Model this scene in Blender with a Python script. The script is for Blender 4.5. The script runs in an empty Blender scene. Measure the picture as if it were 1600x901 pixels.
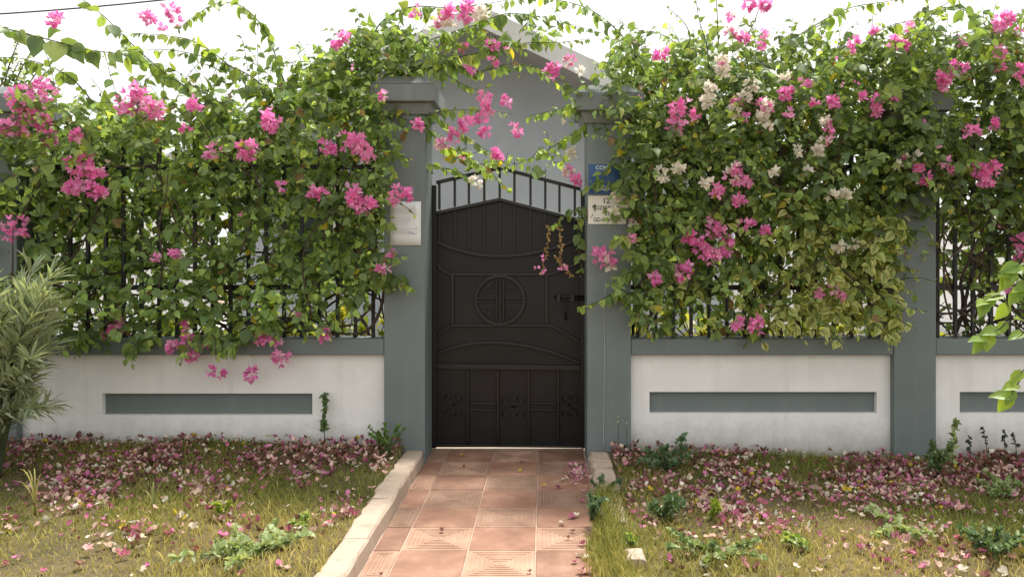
import bpy, math, random
import numpy as np
from mathutils import Vector, Matrix

R = math.radians
scene = bpy.context.scene
col = scene.collection

# ------------------------------------------------------------------ camera
F, CX, CY, H = 1200.0, 850.0, 403.0, 1.40      # focal length in photo pixels, vanishing point, eye height
cam_d = bpy.data.cameras.new('camera')
cam = bpy.data.objects.new('camera', cam_d); col.objects.link(cam)
cam.location = (0, 0, H); cam.rotation_euler = (R(90), 0, 0)
cam_d.sensor_width = 36; cam_d.lens = F / 1600 * 36
cam_d.shift_x = -(CX - 800) / 1600; cam_d.shift_y = -(450.5 - CY) / 1600
cam_d.clip_start = 0.05; cam_d.clip_end = 500
scene.camera = cam

# ------------------------------------------------------------------ sky, sun, exposure
SUN_EL, SUN_AZ = 68.0, 26.0                    # hazy sun behind the wall, a little to the right
w = bpy.data.worlds.new('World'); scene.world = w; w.use_nodes = True
nt = w.node_tree; nt.nodes.clear()
sky = nt.nodes.new('ShaderNodeTexSky'); sky.sky_type = 'NISHITA'; sky.sun_disc = False
sky.sun_elevation = R(SUN_EL); sky.sun_rotation = R(SUN_AZ)
sky.dust_density = 8.0; sky.air_density = 1.0; sky.ozone_density = 1.0
hs = nt.nodes.new('ShaderNodeHueSaturation'); hs.inputs['Saturation'].default_value = 0.10
mixw = nt.nodes.new('ShaderNodeMix'); mixw.data_type = 'RGBA'; mixw.inputs[0].default_value = 0.75
mixw.inputs[7].default_value = (6.6, 6.62, 6.5, 1)     # even white cloud layer
bg = nt.nodes.new('ShaderNodeBackground'); bg.inputs['Strength'].default_value = 0.15
ow = nt.nodes.new('ShaderNodeOutputWorld')
nt.links.new(sky.outputs[0], hs.inputs['Color']); nt.links.new(hs.outputs[0], mixw.inputs[6])
nt.links.new(mixw.outputs[2], bg.inputs[0]); nt.links.new(bg.outputs[0], ow.inputs[0])
sv = Vector((math.cos(R(SUN_EL)) * math.sin(R(SUN_AZ)), math.cos(R(SUN_EL)) * math.cos(R(SUN_AZ)), math.sin(R(SUN_EL))))
sd = bpy.data.lights.new('sun', 'SUN'); sd.energy = 4.2; sd.angle = R(8); sd.color = (1.0, 0.95, 0.86)
so = bpy.data.objects.new('sun', sd); col.objects.link(so)
so.rotation_euler = (-sv).to_track_quat('-Z', 'Y').to_euler(); so.location = sv * 30
scene.view_settings.view_transform = 'Standard'; scene.view_settings.look = 'None'
scene.view_settings.gamma = 1.0; scene.view_settings.exposure = 0.60
scene.view_settings.use_curve_mapping = False

rng = random.Random(11)
U = rng.uniform

# ------------------------------------------------------------------ materials
def new_mat(name):
    m = bpy.data.materials.new(name); m.use_nodes = True
    t = m.node_tree; t.nodes.clear()
    o = t.nodes.new('ShaderNodeOutputMaterial')
    p = t.nodes.new('ShaderNodeBsdfPrincipled')
    t.links.new(p.outputs[0], o.inputs[0])
    return m, t, p, o

def noise(t, scale, detail=4, rough=0.55, coord='Object', stretch=None):
    tc = t.nodes.new('ShaderNodeTexCoord'); n = t.nodes.new('ShaderNodeTexNoise')
    n.inputs['Scale'].default_value = scale; n.inputs['Detail'].default_value = detail; n.inputs['Roughness'].default_value = rough
    src = tc.outputs[coord]
    if stretch:
        mp = t.nodes.new('ShaderNodeMapping'); mp.inputs['Scale'].default_value = stretch
        t.links.new(src, mp.inputs[0]); src = mp.outputs[0]
    t.links.new(src, n.inputs['Vector'])
    return n.outputs['Fac']

def ramp(t, fac, stops):
    r = t.nodes.new('ShaderNodeValToRGB'); e = r.color_ramp.elements
    while len(e) < len(stops): e.new(0.5)
    for el, (p, c) in zip(e, stops): el.position = p; el.color = (*c, 1)
    t.links.new(fac, r.inputs[0]); return r.outputs[0]

def mixc(t, fac, a, b):
    m = t.nodes.new('ShaderNodeMix'); m.data_type = 'RGBA'
    for sock, v in ((m.inputs[0], fac), (m.inputs[6], a), (m.inputs[7], b)):
        if isinstance(v, (int, float)): sock.default_value = v
        elif isinstance(v, tuple): sock.default_value = (*v, 1)
        else: t.links.new(v, sock)
    return m.outputs[2]

def bump(t, p, h, strength=0.3, dist=0.01):
    b = t.nodes.new('ShaderNodeBump'); b.inputs['Strength'].default_value = strength; b.inputs['Distance'].default_value = dist
    t.links.new(h, b.inputs['Height']); t.links.new(b.outputs[0], p.inputs['Normal'])

def plaster(name, c, dirt, scale=1.0, rough=0.85, base_dirt=None, top_dirt=0.35):
    """painted render: mottled tone, vertical run marks, optional splash dirt near the ground"""
    m, t, p, o = new_mat(name)
    a = noise(t, 2.2 * scale, 5, 0.6, 'Object')
    c1 = ramp(t, a, [(0.3, tuple(x * 0.88 for x in c)), (0.7, tuple(min(1, x * 1.06) for x in c))])
    st = noise(t, 1.0, 6, 0.65, 'Object', (9, 9, 0.55))
    sf = ramp(t, st, [(0.52, (0, 0, 0)), (0.78, (top_dirt,) * 3)])
    c2 = mixc(t, sf, c1, dirt)
    if base_dirt:
        g = t.nodes.new('ShaderNodeNewGeometry'); s = t.nodes.new('ShaderNodeSeparateXYZ')
        t.links.new(g.outputs['Position'], s.inputs[0])
        mr = t.nodes.new('ShaderNodeMapRange'); mr.inputs['From Min'].default_value = base_dirt; mr.inputs['From Max'].default_value = 0.0
        t.links.new(s.outputs['Z'], mr.inputs[0])
        sp = noise(t, 6, 8, 0.75, 'Object')
        mu = t.nodes.new('ShaderNodeMath'); mu.operation = 'MULTIPLY_ADD'; mu.inputs[2].default_value = -0.32
        ad = t.nodes.new('ShaderNodeMath'); ad.operation = 'ADD'
        t.links.new(mr.outputs[0], ad.inputs[0]); t.links.new(sp, ad.inputs[1])
        t.links.new(ad.outputs[0], mu.inputs[0]); mu.inputs[1].default_value = 0.62
        rr = ramp(t, mu.outputs[0], [(0.10, (0, 0, 0)), (0.55, (0.85,) * 3)])
        c2 = mixc(t, rr, c2, tuple(x * 0.8 for x in dirt))
    ck = noise(t, 34 * scale, 3, 0.5)
    c2 = mixc(t, ramp(t, ck, [(0.735, (0, 0, 0)), (0.76, (0.55,) * 3)]), c2, tuple(0.5 * (a + 0.45) for a in dirt))
    lg = noise(t, 5.5 * scale, 7, 0.75)
    c2 = mixc(t, ramp(t, lg, [(0.60, (0, 0, 0)), (0.75, (0.28,) * 3)]), c2, dirt)
    t.links.new(c2, p.inputs['Base Color']); p.inputs['Roughness'].default_value = rough
    hb = t.nodes.new('ShaderNodeMath'); hb.operation = 'ADD'
    t.links.new(noise(t, 60 * scale, 5, 0.7), hb.inputs[0]); t.links.new(noise(t, 7 * scale, 4, 0.6), hb.inputs[1])
    bump(t, p, hb.outputs[0], 0.35, 0.006)
    return m

M = {}
M['grey'] = plaster('grey_paint', (0.150, 0.181, 0.180), (0.28, 0.295, 0.28), 1.0, 0.7, None, 0.22)
M['greytop'] = plaster('grey_cap_paint', (0.165, 0.185, 0.185), (0.26, 0.26, 0.235), 1.2, 0.8, None, 0.5)
M['white'] = plaster('white_paint', (0.80, 0.795, 0.78), (0.40, 0.37, 0.33), 1.0, 0.85, 0.34, 0.22)
M['house'] = plaster('house_paint', (0.40, 0.425, 0.46), (0.32, 0.33, 0.34), 0.6, 0.85, None, 0.2)
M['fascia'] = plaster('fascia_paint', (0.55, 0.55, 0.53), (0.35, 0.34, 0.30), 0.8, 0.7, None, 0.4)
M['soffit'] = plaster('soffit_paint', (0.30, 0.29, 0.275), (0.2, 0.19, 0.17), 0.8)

def simple(name, c, rough=0.6, var=0.15, scale=8, bstr=0.15, metal=0.0, spec=0.5, bscale=40):
    m, t, p, o = new_mat(name)
    n = noise(t, scale, 5, 0.6)
    t.links.new(ramp(t, n, [(0.3, tuple(x * (1 - var) for x in c)), (0.7, tuple(min(1, x * (1 + var)) for x in c))]), p.inputs['Base Color'])
    p.inputs['Roughness'].default_value = rough; p.inputs['Metallic'].default_value = metal
    p.inputs['Specular IOR Level'].default_value = spec
    bump(t, p, noise(t, bscale, 4, 0.6), bstr, 0.003)
    return m

M['gate'] = simple('gate_paint', (0.006, 0.0056, 0.0053), 0.30, 0.45, 5.0, 0.10, 0.0, 0.42, 10)
M['gatesheet'] = simple('gate_sheet_paint', (0.0085, 0.0080, 0.0078), 0.38, 0.45, 2.2, 0.14, 0.0, 0.30, 7)
M['iron'] = simple('fence_paint', (0.012, 0.012, 0.013), 0.5, 0.3, 6, 0.1)
M['bark'] = simple('bark', (0.055, 0.038, 0.027), 0.9, 0.4, 20, 0.6)
M['twig'] = simple('green_twig', (0.07, 0.085, 0.035), 0.8, 0.35, 20, 0.3)
M['drytwig'] = simple('dry_twig', (0.20, 0.12, 0.06), 0.9, 0.3, 20, 0.3)
M['kerb'] = plaster('kerb_concrete', (0.44, 0.345, 0.27), (0.20, 0.155, 0.115), 3.0, 0.95, None, 0.8)
M['grout'] = simple('grout', (0.46, 0.32, 0.25), 0.95, 0.2, 30, 0.3)
M['plate'] = simple('plate_enamel', (0.68, 0.67, 0.60), 0.4, 0.06, 6, 0.03)
M['blue'] = simple('blue_enamel', (0.015, 0.075, 0.22), 0.35, 0.15, 6, 0.03)
M['ink'] = simple('black_ink', (0.03, 0.03, 0.03), 0.6, 0.1)
M['whiteink'] = simple('white_ink', (0.68, 0.70, 0.70), 0.6, 0.1)
M['paper'] = simple('paper', (0.70, 0.71, 0.73), 0.8, 0.03, 4, 0.05)
M['print'] = simple('grey_print', (0.42, 0.42, 0.45), 0.8, 0.05)
M['pen'] = simple('blue_pen', (0.30, 0.34, 0.55), 0.8, 0.05)
M['pale_line'] = simple('pale_line_paint', (0.42, 0.43, 0.41), 0.6, 0.2)
M['cable'] = simple('black_cable', (0.02, 0.02, 0.02), 0.7, 0.1)
M['wood'] = simple('pole_wood', (0.16, 0.12, 0.09), 0.9, 0.3, 6, 0.5)
M['glass'] = simple('window_glass', (0.03, 0.035, 0.04), 0.08, 0.1, 2, 0.02)

def tile_mat(name, c1, c2, c3):
    m, t, p, o = new_mat(name)
    oi = t.nodes.new('ShaderNodeObjectInfo')
    n = noise(t, 9, 6, 0.65, 'Object'); n2 = noise(t, 55, 4, 0.6)
    # every tile samples its own piece of the mottling
    tc = t.nodes.new('ShaderNodeTexCoord'); ad = t.nodes.new('ShaderNodeVectorMath'); ad.operation = 'ADD'
    sc = t.nodes.new('ShaderNodeVectorMath'); sc.operation = 'SCALE'; sc.inputs['Scale'].default_value = 1.0
    t.links.new(oi.outputs['Location'], sc.inputs[0]); t.links.new(tc.outputs['Object'], ad.inputs[0]); t.links.new(sc.outputs[0], ad.inputs[1])
    nn = t.nodes.new('ShaderNodeTexNoise'); nn.inputs['Scale'].default_value = 4.5; nn.inputs['Detail'].default_value = 7; nn.inputs['Roughness'].default_value = 0.65
    t.links.new(ad.outputs[0], nn.inputs['Vector'])
    cA = ramp(t, nn.outputs['Fac'], [(0.32, c1), (0.52, c2), (0.72, c3)])
    d = mixc(t, oi.outputs['Random'], (0.74, 0.72, 0.70), (1.16, 1.13, 1.10))
    mu = t.nodes.new('ShaderNodeMix'); mu.data_type = 'RGBA'; mu.blend_type = 'MULTIPLY'; mu.inputs[0].default_value = 1
    t.links.new(cA, mu.inputs[6]); t.links.new(d, mu.inputs[7])
    t.links.new(mu.outputs[2], p.inputs['Base Color'])
    p.inputs['Roughness'].default_value = 0.75
    bump(t, p, n2, 0.2, 0.002)
    return m
M['tile'] = tile_mat('terracotta_plain', (0.19, 0.095, 0.062), (0.275, 0.148, 0.100), (0.38, 0.235, 0.17))
M['tileg'] = tile_mat('terracotta_grooved', (0.265, 0.158, 0.108), (0.34, 0.210, 0.148), (0.42, 0.285, 0.21))

def attr_mat(name, trans, rough, spec, tcol=(1.0, 1.0, 1.0), vein=0.12, bleed=1.25):
    m, t, p, o = new_mat(name)
    a = t.nodes.new('ShaderNodeAttribute'); a.attribute_name = 'Col'
    n = noise(t, 45, 3, 0.6)
    br = ramp(t, n, [(0.3, (1 - vein,) * 3), (0.7, (1 + vein,) * 3)])
    mu = t.nodes.new('ShaderNodeMix'); mu.data_type = 'RGBA'; mu.blend_type = 'MULTIPLY'; mu.inputs[0].default_value = 1
    t.links.new(a.outputs['Color'], mu.inputs[6]); t.links.new(br, mu.inputs[7])
    t.links.new(mu.outputs[2], p.inputs['Base Color']); p.inputs['Roughness'].default_value = rough
    p.inputs['Specular IOR Level'].default_value = spec
    if trans > 0:
        tr = t.nodes.new('ShaderNodeBsdfTranslucent'); ms = t.nodes.new('ShaderNodeMixShader'); ms.inputs[0].default_value = trans
        m2 = t.nodes.new('ShaderNodeMix'); m2.data_type = 'RGBA'; m2.blend_type = 'MULTIPLY'; m2.inputs[0].default_value = 1
        m2.inputs[7].default_value = (tcol[0] * bleed, tcol[1] * bleed, tcol[2] * bleed, 1); t.links.new(mu.outputs[2], m2.inputs[6])
        t.links.new(m2.outputs[2], tr.inputs[0])
        t.links.new(p.outputs[0], ms.inputs[1]); t.links.new(tr.outputs[0], ms.inputs[2]); t.links.new(ms.outputs[0], o.inputs[0])
    return m
M['leaf'] = attr_mat('bougainvillea_leaf', 0.45, 0.45, 0.45, (1.08, 1.0, 0.5), 0.14, 1.6)
M['bract'] = attr_mat('bougainvillea_bract', 0.40, 0.7, 0.2, (1.0, 0.9, 1.0), 0.10, 1.2)
M['dryb'] = attr_mat('fallen_bract', 0.15, 0.9, 0.1)
M['grass'] = attr_mat('grass_blade', 0.25, 0.7, 0.2)
M['weed'] = attr_mat('weed_leaf', 0.35, 0.5, 0.35, (1.1, 1.0, 0.5), 0.12, 1.4)

def ground_mat():
    m, t, p, o = new_mat('lawn_soil')
    a = noise(t, 1.6, 6, 0.6); b = noise(t, 22, 6, 0.7)
    c1 = ramp(t, a, [(0.35, (0.085, 0.07, 0.03)), (0.55, (0.135, 0.105, 0.05)), (0.7, (0.19, 0.145, 0.07))])
    c2 = ramp(t, b, [(0.35, (0.55, 0.55, 0.5)), (0.65, (1.15, 1.1, 1.0))])
    mu = t.nodes.new('ShaderNodeMix'); mu.data_type = 'RGBA'; mu.blend_type = 'MULTIPLY'; mu.inputs[0].default_value = 1
    t.links.new(c1, mu.inputs[6]); t.links.new(c2, mu.inputs[7]); t.links.new(mu.outputs[2], p.inputs['Base Color'])
    p.inputs['Roughness'].default_value = 0.95; bump(t, p, b, 0.8, 0.02)
    return m
M['lawn'] = ground_mat()
M['yard'] = simple('yard_concrete', (0.42, 0.40, 0.37), 0.9, 0.2, 2, 0.4)
M['earth'] = simple('far_earth', (0.24, 0.18, 0.12), 0.95, 0.3, 1.0, 0.5)

# ------------------------------------------------------------------ mesh helpers
BASE = {}
def put(o, label=None, cat=None, group=None, kind=None):
    if label: o['label'] = label
    if cat: o['category'] = cat
    if group: o['group'] = group
    if kind: o['kind'] = kind
    return o
def empty(name, loc, label=None, cat=None, group=None):
    o = bpy.data.objects.new(name, None); o.empty_display_size = 0.1
    col.objects.link(o); o.location = loc; BASE[o.name] = Vector(loc)
    return put(o, label, cat, group)
def link(name, me, mat, parent=None, base=None):
    """me: mesh data in WORLD coordinates; it is moved so that the object sits at base (or in its parent's frame)"""
    o = bpy.data.objects.new(name, me); col.objects.link(o)
    if mat is not None and not me.materials: me.materials.append(mat)
    if parent is not None:
        o.parent = parent
        pb = BASE.get(parent.name, Vector((0, 0, 0)))
        b = Vector(base) if base is not None else pb
        me.transform(Matrix.Translation(-b)); o.location = b - pb; BASE[o.name] = b
    else:
        b = Vector(base) if base is not None else Vector((0, 0, 0))
        me.transform(Matrix.Translation(-b)); o.location = b; BASE[o.name] = b
    return o

class MB:
    def __init__(s): s.v = []; s.f = []; s.sm = []
    def add(s, vs, fs, smooth=False):
        n = len(s.v); s.v += [tuple(v) for v in vs]
        s.f += [tuple(i + n for i in f) for f in fs]; s.sm += [smooth] * len(fs)
        return s
    def box(s, x0, x1, y0, y1, z0, z1):
        return s.add([(x0, y0, z0), (x1, y0, z0), (x1, y1, z0), (x0, y1, z0), (x0, y0, z1), (x1, y0, z1), (x1, y1, z1), (x0, y1, z1)],
              [(0, 3, 2, 1), (4, 5, 6, 7), (0, 1, 5, 4), (1, 2, 6, 5), (2, 3, 7, 6), (3, 0, 4, 7)])
    def frustum(s, a, b):
        """a, b = (x0,x1,y0,y1,z)"""
        q = lambda r: [(r[0], r[2], r[4]), (r[1], r[2], r[4]), (r[1], r[3], r[4]), (r[0], r[3], r[4])]
        return s.add(q(a) + q(b), [(0, 3, 2, 1), (4, 5, 6, 7), (0, 1, 5, 4), (1, 2, 6, 5), (2, 3, 7, 6), (3, 0, 4, 7)])
    def prism(s, poly, y0, y1):
        n = len(poly)
        vs = [(x, y0, z) for x, z in poly] + [(x, y1, z) for x, z in poly]
        fs = [tuple(range(n)), tuple(range(2 * n - 1, n - 1, -1))] + [(i, i + n, (i + 1) % n + n, (i + 1) % n) for i in range(n)]
        return s.add(vs, fs)
    def tube(s, pts, r, sides=6, cap=True):
        pts = [Vector(p) for p in pts]; n = len(pts)
        rs = r if isinstance(r, (list, tuple)) else [r] * n
        vs = []; up = Vector((0.13, 0.21, 1))
        for i, p in enumerate(pts):
            d = (pts[min(i + 1, n - 1)] - pts[max(i - 1, 0)])
            if d.length < 1e-9: d = Vector((0, 0, 1))
            d.normalize(); a = d.cross(up)
            if a.length < 1e-3: a = d.cross(Vector((1, 0, 0)))
            a.normalize(); b = d.cross(a)
            for k in range(sides):
                t = 2 * math.pi * k / sides
                vs.append(p + (a * math.cos(t) + b * math.sin(t)) * rs[i])
        fs = [(i * sides + k, i * sides + (k + 1) % sides, (i + 1) * sides + (k + 1) % sides, (i + 1) * sides + k) for i in range(n - 1) for k in range(sides)]
        if cap: fs += [tuple(range(sides - 1, -1, -1)), tuple((n - 1) * sides + k for k in range(sides))]
        return s.add(vs, fs, True)
    def flat_bar(s, pts, wd, y0, y1):
        """square bar following a polyline in the XZ plane"""
        n = len(pts); L = []; Rr = []
        for i in range(n):
            a = Vector(pts[max(i - 1, 0)]); b = Vector(pts[min(i + 1, n - 1)]); d = (b - a).normalized()
            nrm = Vector((-d.y, d.x)); p = Vector(pts[i]); L.append(p + nrm * wd / 2); Rr.append(p - nrm * wd / 2)
        vs = [(p.x, y0, p.y) for p in L] + [(p.x, y0, p.y) for p in Rr] + [(p.x, y1, p.y) for p in L] + [(p.x, y1, p.y) for p in Rr]
        fs = []
        for i in range(n - 1):
            fs += [(i, i + 1, n + i + 1, n + i), (2 * n + i, 3 * n + i, 3 * n + i + 1, 2 * n + i + 1), (i, 2 * n + i, 2 * n + i + 1, i + 1), (n + i, n + i + 1, 3 * n + i + 1, 3 * n + i)]
        fs += [(0, n, 3 * n, 2 * n), (n - 1, 3 * n - 1, 4 * n - 1, 2 * n - 1)]
        return s.add(vs, fs)
    def mesh(s, name):
        me = bpy.data.meshes.new(name); me.from_pydata(s.v, [], s.f)
        me.polygons.foreach_set('use_smooth', s.sm); me.update(); return me
    def build(s, name, mat, parent=None, base=None, bevel=0):
        o = link(name, s.mesh(name), mat, parent, base)
        if bevel:
            b = o.modifiers.new('bevel', 'BEVEL'); b.width = bevel; b.segments = 2; b.limit_method = 'ANGLE'; b.angle_limit = R(35)
        return o

def P(px, py, Y):
    """point at depth Y seen at a photo pixel"""
    return Vector(((px - CX) * Y / F, Y, H - (py - CY) * Y / F))
def sstep(a, b, x):
    t = min(1, max(0, (x - a) / (b - a))); return t * t * (3 - 2 * t)
def catmull(pts, n=8):
    out = []; q = [pts[0]] + list(pts) + [pts[-1]]
    for i in range(1, len(q) - 2):
        for k in range(n):
            t = k / n
            out.append(0.5 * ((2 * q[i]) + (q[i + 1] - q[i - 1]) * t + (2 * q[i - 1] - 5 * q[i] + 4 * q[i + 1] - q[i + 2]) * t * t + (3 * q[i] - q[i - 1] - 3 * q[i + 1] + q[i + 2]) * t ** 3))
    out.append(pts[-1]); return out

# ------------------------------------------------------------------ ground
YF = 5.26                    # front of the pillars and coping
YP = 5.32                    # white panel
PATH_L, PATH_R = -0.82, 0.30
def gz(x, y):
    n = 0.012 * math.sin(2.1 * x + 1.3 * y) + 0.008 * math.sin(5.3 * x - 3.7 * y + 1)
    if x < -0.25: return 0.062 + 0.055 * sstep(4.3, 5.3, y) + n
    return 0.045 - 0.018 * (x - 0.4) + 0.02 * sstep(4.6, 5.3, y) + n * 0.8
MB().add([(-200, -200, -0.30), (200, -200, -0.30), (200, 300, -0.30), (-200, 300, -0.30)], [(0, 1, 2, 3)]).build('ground', M['earth'])
put(bpy.data.objects['ground'], kind='structure')

def lawn(x0, x1, y0, y1, nx, ny):
    vs = []; fs = []
    for j in range(ny + 1):
        for i in range(nx + 1):
            x = x0 + (x1 - x0) * i / nx; y = y0 + (y1 - y0) * j / ny
            vs.append((x, y, gz(x, y)))
    for j in range(ny):
        for i in range(nx):
            a = j * (nx + 1) + i; fs.append((a, a + 1, a + nx + 2, a + nx + 1))
    n = len(vs); b = [(x0, y0, -.29), (x1, y0, -.29), (x1, y1, -.29), (x0, y1, -.29)]
    m = MB().add(vs, fs, True)
    # closed edge down to the ground
    top = [vs[i] for i in range(nx + 1)]
    m.add(top + [(x, y, -.29) for x, y, z in top], [(i + nx + 1, i + nx + 2, i + 1, i) for i in range(nx)])
    for xe, off in ((0, 0), (nx, 0)):
        e = [vs[j * (nx + 1) + xe] for j in range(ny + 1)]
        m.add(e + [(x, y, -.29) for x, y, z in e], [(j, j + 1, j + ny + 2, j + ny + 1) for j in range(ny)])
    return put(m.build('lawn', M['lawn']), kind='structure')
lawn(-9, PATH_L - 0.139, -3, YP + 0.10, 60, 60)
lawn(PATH_R + 0.02, 9, -3, YP + 0.10, 60, 60)
put(MB().box(-9, 9, YP + 0.101, 26, -0.29, -0.02).build('yard', M['yard']), kind='structure')

# ------------------------------------------------------------------ path with tiles
path = put(MB().box(PATH_L - .005, PATH_R + .02, -3, 5.67, -0.28, -0.007).build('path', M['grout']), kind='structure')
TP, TR = 0.325, 0.320
LX = [-0.69 + TP * k for k in range(4)]        # joints seen between the columns
def plain_tile(wd, dp):
    e = 0.0035; b = 0.004; x = wd / 2 - e; y = dp / 2 - e
    return MB().frustum((-x, x, -y, y, -0.012), (-x, x, -y, y, -0.003)).add(
        [(-x, -y, -.003), (x, -y, -.003), (x, y, -.003), (-x, y, -.003), (-x + b, -y + b, 0), (x - b, -y + b, 0), (x - b, y - b, 0), (-x + b, y - b, 0)],
        [(4, 5, 6, 7), (0, 1, 5, 4), (1, 2, 6, 5), (2, 3, 7, 6), (3, 0, 4, 7)])
def grooved_tile(wd, dp):
    """nested raised rectangles, some with breaks, as on the photo's tiles"""
    e = 0.0035; x = wd / 2 - e; y = dp / 2 - e
    m = MB().frustum((-x, x, -y, y, -0.012), (-x, x, -y, y, -0.0045))
    prof = []
    k = 0.0; r0 = min(x, y)
    widths = [0.022, 0.007, 0.013, 0.007, 0.013, 0.007, 0.017, 0.007, 0.013, 0.007, 0.013, 0.007, 0.03]
    ins = 0.0; up = True
    for i, wv in enumerate(widths):
        a0, a1 = ins, min(ins + wv, r0 - 0.002); ins += wv
        if i % 2 == 0 and a1 > a0:
            z0, z1 = -0.0045, -0.0012
            c = 0.002
            o = [(-x + a0, -y + a0), (x - a0, -y + a0), (x - a0, y - a0), (-x + a0, y - a0)]
            n = [(-x + a1, -y + a1), (x - a1, -y + a1), (x - a1, y - a1), (-x + a1, y - a1)]
            oi = [(-x + a0 + c, -y + a0 + c), (x - a0 - c, -y + a0 + c), (x - a0 - c, y - a0 - c), (-x + a0 + c, y - a0 - c)]
            ni = [(-x + a1 - c, -y + a1 - c), (x - a1 + c, -y + a1 - c), (x - a1 + c, y - a1 + c), (-x + a1 - c, y - a1 + c)]
            vs = [(p[0], p[1], z0) for p in o] + [(p[0], p[1], z1) for p in oi] + [(p[0], p[1], z1) for p in ni] + [(p[0], p[1], z0) for p in n]
            fs = []
            for q in range(4):
                q2 = (q + 1) % 4
                fs += [(q, q2, 4 + q2, 4 + q), (4 + q, 4 + q2, 8 + q2, 8 + q), (8 + q, 8 + q2, 12 + q2, 12 + q)]
            m.add(vs, fs)
    return m
cache = {}
rows = 27
for c in range(5):
    x0 = PATH_L if c == 0 else LX[c - 1]
    x1 = (LX[c] if c < 4 else PATH_R + .015)
    if x1 - x0 < 0.05 and c == 4: continue
    for r in range(rows):
        y1 = 5.605 - TR * r; y0 = y1 - TR
        if c == 4: continue
        g = (c + r) % 2 == 0
        key = (c == 0, g)
        if key not in cache:
            mb = (grooved_tile if g else plain_tile)(x1 - x0, TR)
            cache[key] = mb.mesh('tile'); cache[key].materials.append(M['tileg'] if g else M['tile'])
        o = bpy.data.objects.new('tile', cache[key]); col.objects.link(o); o.parent = path
        o.location = ((x0 + x1) / 2, (y0 + y1) / 2, U(-0.0012, 0.0012)); o.rotation_euler = (U(-.003, .003), U(-.003, .003), U(-.004, .004))
put(MB().box(PATH_L, PATH_R - .008, 5.606, 5.66, -0.02, 0.012).build('threshold', M['kerb'], path))

# kerbs
def stone(x0, x1, y0, y1, z0, z1, sd):
    q = random.Random(sd); n = 6; vs = []; fs = []
    for i in range(n + 1):
        y = y0 + (y1 - y0) * i / n; j = lambda a: q.uniform(-a, a)
        ring = [(x0 + j(.008), z0), (x1 + j(.003), z0), (x1 + j(.004), z1 - .012 + j(.003)), (x1 - .012 + j(.004), z1 + j(.004)), (x0 + .016 + j(.01), z1 + j(.006)), (x0 + j(.012), z1 - .018)]
        if i in (0, n):
            cx, cz = (x0 + x1) / 2, (z0 + z1) / 2; ring = [(cx + (a - cx) * .97, cz + (b - cz) * .97) for a, b in ring]
        vs += [(a, y, b) for a, b in ring]
    for i in range(n):
        for k in range(6): fs.append((i * 6 + k, i * 6 + (k + 1) % 6, (i + 1) * 6 + (k + 1) % 6, (i + 1) * 6 + k))
    fs += [(5, 4, 3, 2, 1, 0), tuple(n * 6 + k for k in range(6))]
    return MB().add(vs, fs)
kl = empty('kerb', (PATH_L - .07, YF, 0), 'tall pale concrete kerb along the lawn below the paper notice pillar', 'kerb')
kr = empty('kerb', (PATH_R + .07, YF, 0), 'low concrete kerb partly overgrown, leading from the house number pillar', 'kerb')
ys = [5.255, 4.78, 4.20, 3.61, 3.02, 2.43, 1.84, 1.25, 0.66, 0.07, -0.52]
for i in range(len(ys) - 1):
    stone(PATH_L - .138, PATH_L - .001, ys[i + 1] + .003, ys[i] - .003, -0.25, 0.090 + U(-.004, .003), i).build('kerb_stone', M['kerb'], kl)
ys = [5.255, 4.85, 4.40]
for i in range(2):
    stone(PATH_R + .002, PATH_R + .14, ys[i + 1] + .003, ys[i] - .003, -0.25, 0.085 + U(-.004, .003), 40 + i).build('kerb_stone', M['kerb'], kr)
for y0, y1, z in ((3.9, 4.37, 0.066), (2.4, 3.3, .05), (1.4, 2.3, .05)):
    stone(PATH_R + .008, PATH_R + .13, y0, y1, -0.25, z, int(y0 * 10)).build('kerb_stone', M['kerb'], kr)
put(stone(PATH_R + .06, PATH_R + .15, 3.36, 3.50, 0.0, 0.085, 77).build('broken_stone', M['kerb'], None, (PATH_R + .1, 3.4, .03)),
    'broken pale lump of kerb stone lying in the grass by the path', 'stone')

# ------------------------------------------------------------------ pillars
def pillar(x0, x1, top, label, name='pillar'):
    y0, y1 = YF, YF + 0.36
    p = empty(name, ((x0 + x1) / 2, y0 + .18, -.1), label, 'pillar', 'grey pillars of the boundary wall')
    MB().box(x0, x1, y0, y1, -0.28, top).build('shaft', M['grey'], p, None, 0.006)
    o1, o2 = 0.045, 0.08
    MB().frustum((x0 - .02, x1 + .02, y0 - .02, y1 + .02, top - .03), (x0 - o1, x1 + o1, y0 - o1, y1 + o1, top + .045)).build('cap_moulding', M['greytop'], p, None, .004)
    c = MB().box(x0 - o2, x1 + o2, y0 - o2, y1 + o2, top + .047, top + .165)
    c.build('cap', M['greytop'], p, None, .008)
    MB().frustum((x0 - o2 + .004, x1 + o2 - .004, y0 - o2 + .004, y1 + o2 - .004, top + .167), (x0 + .01, x1 - .01, y0 + .01, y1 - .01, top + .235)).build('cap_top', M['greytop'], p, None, .006)
    return p
pA = pillar(-1.096, -0.815, 2.41, 'grey gate pillar with a paper notice taped to it', 'gate_pillar')
pB = pillar(0.295, 0.596, 2.35, 'grey gate pillar carrying the blue and white address plates', 'gate_pillar')
pC = pillar(2.398, 2.687, 2.35, 'plain grey pillar between two wall bays, its top buried in bougainvillea')
pD = pillar(-3.90, -3.612, 2.34, 'grey pillar beside the narrow-leaved oleander')

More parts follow.
